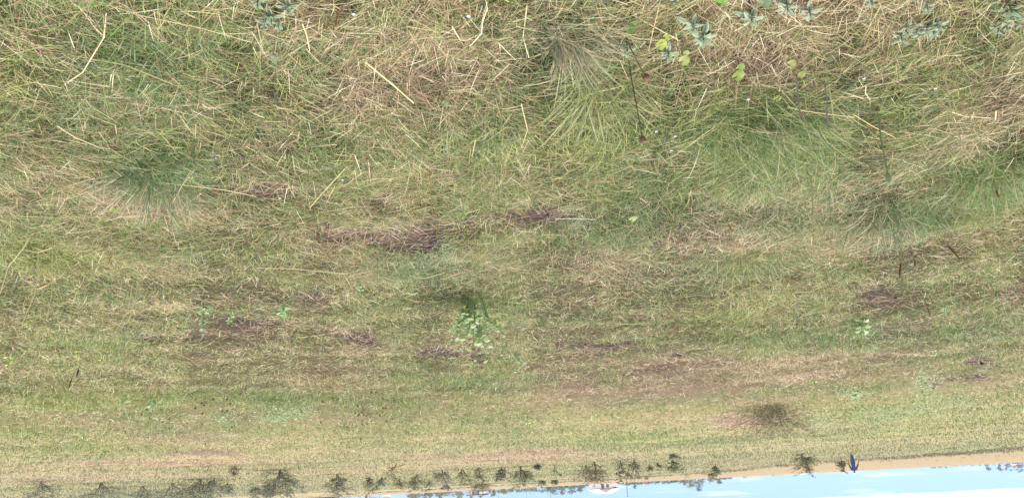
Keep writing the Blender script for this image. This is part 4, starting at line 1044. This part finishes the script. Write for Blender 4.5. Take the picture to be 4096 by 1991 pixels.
# ------------------------------------------------------------------ buildings, poles and small structures on the skyline
M_WHITE = mat('white_wall', base=lin('#f2f0f8', .95), rough=.8, noise=(1.5, .06))
M_ROOF = mat('white_roof', base=lin('#f2f2f6', .9), rough=.6, noise=(2, .04))
M_GREY = mat('grey_wall', base=lin('#a8a4b4', .6), rough=.85, noise=(2, .1))
M_DARK = mat('dark_opening', base=lin('#5a586a', .5), rough=.5)
M_FASC = mat('dark_trim', base=lin('#4c4a5c', .5), rough=.6)
M_POLE = mat('weathered_pole', base=lin('#6c7078', .5), rough=.8, noise=(8, .15))
def sx(X, Y, yd): return at_depth(X, Y, yd)[0]
def prism(name, verts, faces, m, parent):
    me = bpy.data.meshes.new(name); me.from_pydata([tuple(v) for v in verts], [], faces); me.update(); return link(name, me, m, parent)
def bx(name, x0, x1, y0, y1, z0, z1, m, parent):
    b = MB(); b.box(x0, x1, y0, y1, z0, z1); return b.build(name, m, parent)
def house():
    yd = 400.0; cx = sx(2417, 1928, yd); w = abs(sx(2362, 1930, yd) - sx(2472, 1925, yd)); gz = float(height(cx, yd))
    h = 2.55; d = 8.0; x0, x1 = -w / 2, w / 2
    root = empty('white_house', (cx, yd, gz)); tag(root, 'white single-storey house with a central gable on the skyline', 'house')
    bx('wall', x0, x1, 0, d, -.3, h, M_WHITE, root)
    e = .9
    rf = prism('roof', [(x0 - e, -e, h), (x1 + e, -e, h), (x1 + e, d + e, h), (x0 - e, d + e, h), (x0 + 3.6, d / 2, h + 2.0), (x1 - 3.6, d / 2, h + 2.0)],
          [(0, 1, 5, 4), (1, 2, 5), (2, 3, 4, 5), (3, 0, 4), (3, 2, 1, 0)], M_ROOF, root)
    bx('fascia', x0 - e - .05, x1 + e + .05, -e - .12, -e - .003, h - .22, h + .03, M_FASC, rf)
    g = -.25 * w * .1
    prism('gable', [(g - 3.1, -e - .35, h + .04), (g + 3.1, -e - .35, h + .04), (g, -e - .35, h + 1.95), (g - 3.1, d / 2, h + .04), (g + 3.1, d / 2, h + .04), (g, d / 2, h + 1.95)],
          [(0, 1, 2), (1, 4, 5, 2), (3, 0, 2, 5), (4, 3, 5)], mat('grey_gable', base=lin('#c4c4da', .75), rough=.8, noise=(2, .05)), root)
    for (a, b, z0, z1) in ((-.42, -.30, 1.7, 2.35), (.02, .12, .05, 2.2)):
        f = bx('window' if z0 > 1 else 'door', a * w, b * w, -.09, -.003, z0, z1, M_DARK, root)
    for (a, b) in ((-.16, -.06),):
        wn = bx('window', a * w, b * w, -.09, -.003, .3, 1.75, M_GREY, root); bx('pane', (a + .01) * w, (b - .01) * w, -.12, -.093, .4, 1.65, M_DARK, wn)
    for a in (-.49, -.25, -.02, .16, .3, .49): bx('porch_post', a * w - .12, a * w + .12, -.8, -.56, -.2, h - .01, M_WHITE, root)
house()
def grey_building():
    yd = 405.0; X0, X1 = 1866, 1952
    cx = sx(1909, 1957, yd); w = abs(sx(X0, 1959, yd) - sx(X1, 1955, yd)); gz = float(height(cx, yd)); h = 2.4; x0, x1 = -w / 2, w / 2
    root = empty('grey_building', (cx, yd, gz)); tag(root, 'long grey-mauve building with a flat white roof edge and white panels', 'building')
    bx('wall', x0, x1, 0, 6, -.3, h, M_GREY, root)
    rf = bx('roof', x0 - .3, x1 + .5, -.8, 6.5, h + .003, h + .22, M_ROOF, root); bx('fascia', x0 - .3, x1 + .3, -.86, -.803, h - .18, h + .10, M_FASC, rf)
    # the photo's left end is world right
    for a in (.47, .40, .33, .26): bx('pillar', a * w - .16, a * w + .16, -.5, -.2, -.2, h - .01, M_WHITE, root)
    for (a, b) in ((.28, .33), (.17, .25), (-.21, -.15), (-.05, .0)): bx('door', a * w, b * w, -.08, -.003, 0, 1.9, M_DARK, root)
    for (a, b, z0, z1) in ((-.24, -.09, .95, 1.95), (-.5, -.28, .75, 1.8)): bx('white_panel', a * w, b * w, -.14, -.085, z0, z1, M_WHITE, root)
grey_building()
def long_shed():
    yd = 395.0; cx = sx(1492, 1981, yd); w = abs(sx(1427, 1984, yd) - sx(1556, 1978, yd)); gz = float(height(cx, yd)); h = 1.5; x0, x1 = -w / 2, w / 2
    root = empty('long_shed', (cx, yd, gz)); tag(root, 'long low shed with a dark roof line, mostly cut by the lower frame edge', 'shed')
    prism('roof', [(x0, -.5, h), (x1, -.5, h), (x1, 5, h), (x0, 5, h), (x0, 2.2, h + 1.2), (x1, 2.2, h + 1.2)], [(0, 1, 5, 4), (2, 3, 4, 5), (1, 2, 5), (3, 0, 4), (3, 2, 1, 0)], M_FASC, root)
    bx('end_wall', x0 + .2, x0 + 2.9, 0, 4.5, -.3, h - .003, M_WHITE, root)
    for a in (-.2, .1, .4): bx('post', a * w - .1, a * w + .1, 0, .2, -.2, h - .003, M_GREY, root)
    bx('red_door', .18 * w, .25 * w, .25, .4, -.1, h - .01, mat('red_paint', base=lin('#a84c58', .6), rough=.7), root)
long_shed()
def pole(X, y0, y1, yd, label, r=.11, arms=(), name='utility_pole', cat='pole'):
    t = at_depth(X, y1, yd); gz = float(height(t[0], yd)); root = empty(name, (t[0], yd, gz)); tag(root, label, cat)
    m = MB(); H = t[2] - gz; m.tube([(0, 0, -.3), (0, 0, H * .5), (0, 0, H)], [r, r * .9, r * .75], (1, 1, 1), 8); m.build('pole', M_POLE, root)
    for (z, a, b) in arms: bx('crossarm', a, b, -.06, .06, H * z - .09, H * z + .09, M_POLE, root)
    return root
pole(2511, 1925, 1986, 400, 'thickest dark utility pole right of the white house', .17, arms=((.97, -.5, .5),))
pole(2204, 1950, 1998, 430, 'thin dark utility pole at the tree clump', .12, arms=((.96, -.6, .6),))
pole(2191, 1950, 1976, 440, 'short pale pole beside the thin dark one', .12)
pole(1995, 1955, 1999, 430, 'pale thin pole right of the grey building', .11, arms=((.96, -.5, .5),))
pole(2107, 1955, 1998, 520, 'faintest hair-thin pole between the grey building and the tree clump', .08)
def t_post():
    yd = 388.0; t = at_depth(2377, 1942.5, yd); gz = float(height(t[0], yd)); root = empty('cross_post', (t[0], yd, gz)); tag(root, 'small T-shaped post in front of the white house', 'post')
    H = t[2] - gz; m = MB(); m.tube([(0, 0, -.2), (0, 0, H)], .12, (1, 1, 1), 6); m.build('post', M_FASC, root); bx('crossbar', -.95, .95, -.1, .1, H - .1, H + .12, M_FASC, root)
t_post()
def mast():
    yd = 400.0; t = at_depth(2584, 1943, yd); gz = float(height(t[0], yd)); root = empty('h_shaped_mast', (t[0], yd, gz)); tag(root, 'thin H-shaped metal mast over a pinkish hut', 'mast')
    H = t[2] - gz; m = MB(); m.tube([(0, 0, -.2), (0, 0, H)], .09, (1, 1, 1), 6); m.build('pole', M_POLE, root)
    bx('crossbar', -1.25, -.09, -.05, .05, H - .95, H - .8, M_POLE, root); m = MB(); m.tube([(-1.15, 0, H - 1.6), (-1.15, 0, H)], .07, (1, 1, 1), 6); m.build('prong', M_POLE, root)
mast()
def hut():
    yd = 412.0; x = sx(2580, 1926, yd); gz = float(height(x, yd)); root = empty('pink_hut', (x, yd, gz)); tag(root, 'tiny pinkish hut low on the skyline under the mast', 'hut')
    bx('wall', -1.2, 1.2, 0, 2, -.2, 1.2, mat('pink_wall', base=lin('#c4a0a8', .6), rough=.85, noise=(2, .1)), root)
    prism('roof', [(-1.4, -.2, 1.203), (1.4, -.2, 1.203), (1.4, 2.2, 1.203), (-1.4, 2.2, 1.203), (-1.4, 1, 1.7), (1.4, 1, 1.7)], [(0, 1, 5, 4), (2, 3, 4, 5), (1, 2, 5), (3, 0, 4), (3, 2, 1, 0)], M_GREY, root)
hut()
def tank():
    yd = 398.0; x = sx(2497, 1925, yd); gz = float(height(x, yd)); root = empty('water_tank', (x, yd, gz)); tag(root, 'tiny bright cream drum beside the thickest pole', 'tank')
    m = MB(); m.tube([(0, 0, -.1), (0, 0, .25), (0, 0, .55)], [.38, .38, .34], (1, 1, 1), 12); m.build('drum', mat('cream_paint', base=lin('#f4e8c0', .85), rough=.5), root)
    m = MB(); m.tube([(0, 0, .553), (0, 0, .62)], [.12, .12], (1, 1, 1), 8); m.build('lid', M_GREY, root)
tank()
def roof_house(X0, X1, top, yd, rise, rm, label):
    xc = sx((X0 + X1) / 2, top, yd); w = abs(sx(X0, top, yd) - sx(X1, top, yd)); gz = float(height(xc, yd)); zt = at_depth((X0 + X1) / 2, top, yd)[2] - gz
    root = empty('distant_house', (xc, yd, gz)); tag(root, label, 'house'); h = zt - rise
    bx('wall', -w / 2 + .2, w / 2 - .2, 0, 6, -.3, h - .003, M_WHITE, root)
    k = min(w * .12, 1.0); prism('roof', [(-w / 2, -.3, h), (w / 2, -.3, h), (w / 2, 6.3, h), (-w / 2, 6.3, h), (-w / 2 + k, 3, zt), (w / 2 - k, 3, zt)], [(0, 1, 5, 4), (1, 2, 5), (2, 3, 4, 5), (3, 0, 4), (3, 2, 1, 0)], rm, root)
roof_house(2976, 2994, 1908, 520, 1.5, mat('brown_roof', base=lin('#6a4640', .5), rough=.8), 'brown roof top just peeping over the bare field')
roof_house(3094, 3142, 1903.5, 540, 1.3, mat('slate_roof', base=lin('#64807c', .55), rough=.6), 'long blue-grey roof top peeping over the bare field')
roof_house(3192, 3236, 1895.5, 600, 1.0, mat('pale_roof', base=lin('#b4c4d4', .5), rough=.6), 'long whitish roof top barely visible against the sky')
roof_house(4076, 4112, 1856, 600, 1.6, mat('navy_roof', base=lin('#3c4c88', .55), rough=.6), 'dark blue roof top at the right frame edge of the skyline')
def canopy():
    yd = 560.0; t = at_depth(4056, 1861, yd); gz = float(height(t[0], yd)); root = empty('canopy_tent', (t[0], yd, gz)); tag(root, 'small orange and white canopy among the bluish trees', 'canopy')
    H = t[2] - gz
    prism('canopy', [(-1.8, -1, H - .9), (1.8, -1, H - .9), (1.8, 1, H - .9), (-1.8, 1, H - .9), (0, 0, H)], [(0, 1, 4), (1, 2, 4), (2, 3, 4), (3, 0, 4)], mat('orange_cloth', base=lin('#f0b060', .8), rough=.7), root)
    bx('valance', -1.8, 1.8, -1.03, -1.003, H - 1.3, H - .9, M_ROOF, root)
    for a in (-1.7, 1.7):
        for b_ in (-.95, .95): bx('leg', a - .05, a + .05, b_ - .05, b_ + .05, -.2, H - .91, M_POLE, root)
canopy()

# ------------------------------------------------------------------ the walking person
def skin_obj(name, verts, edges, radii, m, parent, sub=2, root=0):
    me = bpy.data.meshes.new(name); me.from_pydata([tuple(v) for v in verts], edges, []); me.update()
    o = link(name, me, m, parent)
    md = o.modifiers.new('skin', 'SKIN'); md.use_smooth_shade = True
    for i, r in enumerate(radii):
        sv = me.skin_vertices[0].data[i]; sv.radius = r if isinstance(r, tuple) else (r, r); sv.use_root = (i == root)
    s2 = o.modifiers.new('subd', 'SUBSURF'); s2.levels = sub; s2.render_levels = sub
    return o
def person():
    b = on_ground(3405, 1811)
    H = at_depth(3405, 1897, b[1])[2] - b[2]
    k = H / 1.84
    root = empty('person', Vector(b), R(12)); root.scale = (k, k, k)
    tag(root, 'person in a blue work suit and white cap walking across the bare field', 'person')
    skin = mat('dark_skin', base=lin('#6a4636', .5), rough=.6); blue = mat('blue_cloth', base=lin('#41609c', .5), rough=.85, noise=(9, .18)); navy = mat('blue_trousers', base=lin('#4a6aa4', .5), rough=.85, noise=(9, .18))
    V = []; E = []; Rd = []
    def v(p, r, par=None):
        V.append(p); Rd.append(r)
        if par is not None: E.append((par, len(V) - 1))
        return len(V) - 1
    pel = v((0, 0, .95), (.15, .11)); wst = v((0, -.01, 1.12), (.135, .10), pel); chs = v((0, -.01, 1.32), (.16, .11), wst); shl = v((0, 0, 1.44), (.10, .08), chs)
    nk = v((0, -.01, 1.53), .055, shl); jaw = v((0, -.035, 1.60), (.062, .070), nk); hd = v((0, -.02, 1.68), (.078, .092), jaw); cr = v((0, -.01, 1.76), (.062, .075), hd)
    for s, hx, hz, ex in ((1, .37, .80, .30), (-1, -.45, .83, -.34)):
        sh = v((s * .17, 0, 1.43), .062, shl); el = v((ex, .03, 1.12), .044, sh); wr = v((hx * .97, -.06, hz + .08), .028, el); pm = v((hx, -.09, hz), (.036, .02), wr)
        for f, (fx, ln) in enumerate(((-.030, .062), (-.011, .074), (.009, .078), (.028, .066))):
            a = v((hx + fx, -.10, hz - .045), .0095, pm); c = v((hx + fx * 1.1, -.115, hz - .045 - ln * .5), .0088, a); v((hx + fx * 1.1, -.10, hz - .045 - ln), .0075, c)
        a = v((hx - s * .042, -.10, hz + .0), .011, pm); v((hx - s * .058, -.13, hz - .045), .009, a)
    for s, yk, yf, zf in ((1, -.12, -.14, .0), (-1, .06, .24, .03)):
        hp = v((s * .085, 0, .90), .085, pel); kn = v((s * .075, yk, .50), .060, hp); an = v((s * .07, yf, .10 + zf), .040, kn); v((s * .085, yf - .15, .035 + zf), .035, an)
    body = skin_obj('body', V, E, Rd, skin, root)
    # face and hair
    m = MB()
    m.tube([(0, -.105, 1.685), (0, -.128, 1.655), (0, -.118, 1.635)], [.008, .014, .012], (1, 1, 1), 6); m.build('nose', skin, body)
    for s in (1, -1):
        e = MB(); e.tube([(s * .03, -.098, 1.69), (s * .03, -.108, 1.69)], [.013, .006], (1, 1, 1), 8); e.build('eye', mat('eye_white', base=(.7, .68, .64), rough=.3), body)
        e = MB(); e.tube([(s * .078, -.005, 1.70), (s * .092, .0, 1.675), (s * .08, -.005, 1.645)], [.012, .018, .010], (1, 1, 1), 6); e.build('ear', skin, body)
    e = MB(); e.tube([(-.024, -.108, 1.612), (0, -.114, 1.609), (.024, -.108, 1.612)], [.004, .008, .004], (1, 1, 1), 6); e.build('mouth', mat('lips', base=lin('#6a3a34', .6), rough=.5), body)
    e = MB(); e.tube([(0, .03, 1.62), (0, .045, 1.68), (0, .04, 1.74)], [.06, .078, .07], (1, 1, 1), 10); e.build('hair', mat('black_hair', base=(.012, .011, .010), rough=.8), body)
    # cap
    c = MB(); rings = []
    for i in range(7):
        th = math.pi / 2 * i / 6; rings.append([c.vert((math.cos(2 * math.pi * q / 14) * .104 * math.cos(th), -.01 + math.sin(2 * math.pi * q / 14) * .118 * math.cos(th), 1.715 + .125 * math.sin(th)), (1, 1, 1)) for q in range(14)])
    for r0, r1 in zip(rings, rings[1:]):
        for q in range(14): c.f.append((r0[q], r0[(q + 1) % 14], r1[(q + 1) % 14], r1[q]))
    capo = c.build('cap', mat('white_cloth', base=(.86, .86, .88), rough=.8), root, smooth_=True)
    pk = MB(); top = []; bot = []
    for i in range(9):
        a = math.pi + math.pi * i / 8; top.append(pk.vert((math.cos(a) * .10, -.03 + math.sin(a) * .19, 1.725 - .02 * math.sin(math.pi * i / 8)), (1, 1, 1))); bot.append(pk.vert((math.cos(a) * .10, -.03 + math.sin(a) * .19, 1.712 - .02 * math.sin(math.pi * i / 8)), (1, 1, 1)))
    pk.f += [tuple(top), tuple(reversed(bot))] + [(top[i], bot[i], bot[i + 1], top[i + 1]) for i in range(8)]
    pk.build('peak', MATS['white_cloth'], capo)
    # jacket
    V.clear(); E.clear(); Rd.clear()
    h0 = v((0, 0, .78), (.205, .15)); h1 = v((0, 0, .93), (.19, .145), h0); w0 = v((0, -.01, 1.10), (.17, .13), h1); c0 = v((0, -.01, 1.30), (.195, .145), w0); s0 = v((0, 0, 1.43), (.12, .10), c0); v((0, 0, 1.50), (.07, .07), s0)
    for s, hx, hz, ex in ((1, .37, .80, .30), (-1, -.45, .83, -.34)):
        a = v((s * .18, 0, 1.42), .088, s0); e = v((ex, .03, 1.12), .085, a); v((hx * .97, -.05, hz + .10), .062, e)
    jk = skin_obj('jacket', V, E, Rd, blue, root)
    V.clear(); E.clear(); Rd.clear()
    p0 = v((0, 0, .94), (.165, .12))
    for s, yk, yf, zf in ((1, -.12, -.14, .0), (-1, .06, .24, .03)):
        a = v((s * .095, 0, .84), .12, p0); kk = v((s * .085, yk, .50), .088, a); v((s * .082, yf, .11 + zf), .072, kk)
    skin_obj('trousers', V, E, Rd, navy, root)
    for s, yf, zf in ((1, -.14, 0), (-1, .24, .03)):
        V.clear(); E.clear(); Rd.clear()
        a = v((s * .085, yf + .05, .05 + zf), (.058, .055)); c_ = v((s * .095, yf - .07, .045 + zf), (.06, .05), a); v((s * .11, yf - .19, .035 + zf), (.052, .038), c_)
        skin_obj('shoe', V, E, Rd, mat('pale_shoe', base=lin('#c4b0b8', .6), rough=.6), root, 1)
person()

# ------------------------------------------------------------------ thin summer haze over the fields
def haze():
    b = MB(); b.box(-900, 900, -40, 860, -40, 30)
    m = bpy.data.materials.new('haze'); m.use_nodes = True; t = m.node_tree; t.nodes.clear()
    o_ = t.nodes.new('ShaderNodeOutputMaterial'); p = t.nodes.new('ShaderNodeVolumePrincipled')
    p.inputs['Color'].default_value = (.86, .92, 1.0, 1); p.inputs['Density'].default_value = 0.00022
    t.links.new(p.outputs[0], o_.inputs['Volume'])
    ob = b.build('haze', m); tag(ob, 'thin bluish summer haze over the far fields', 'haze', kind='stuff')
haze()
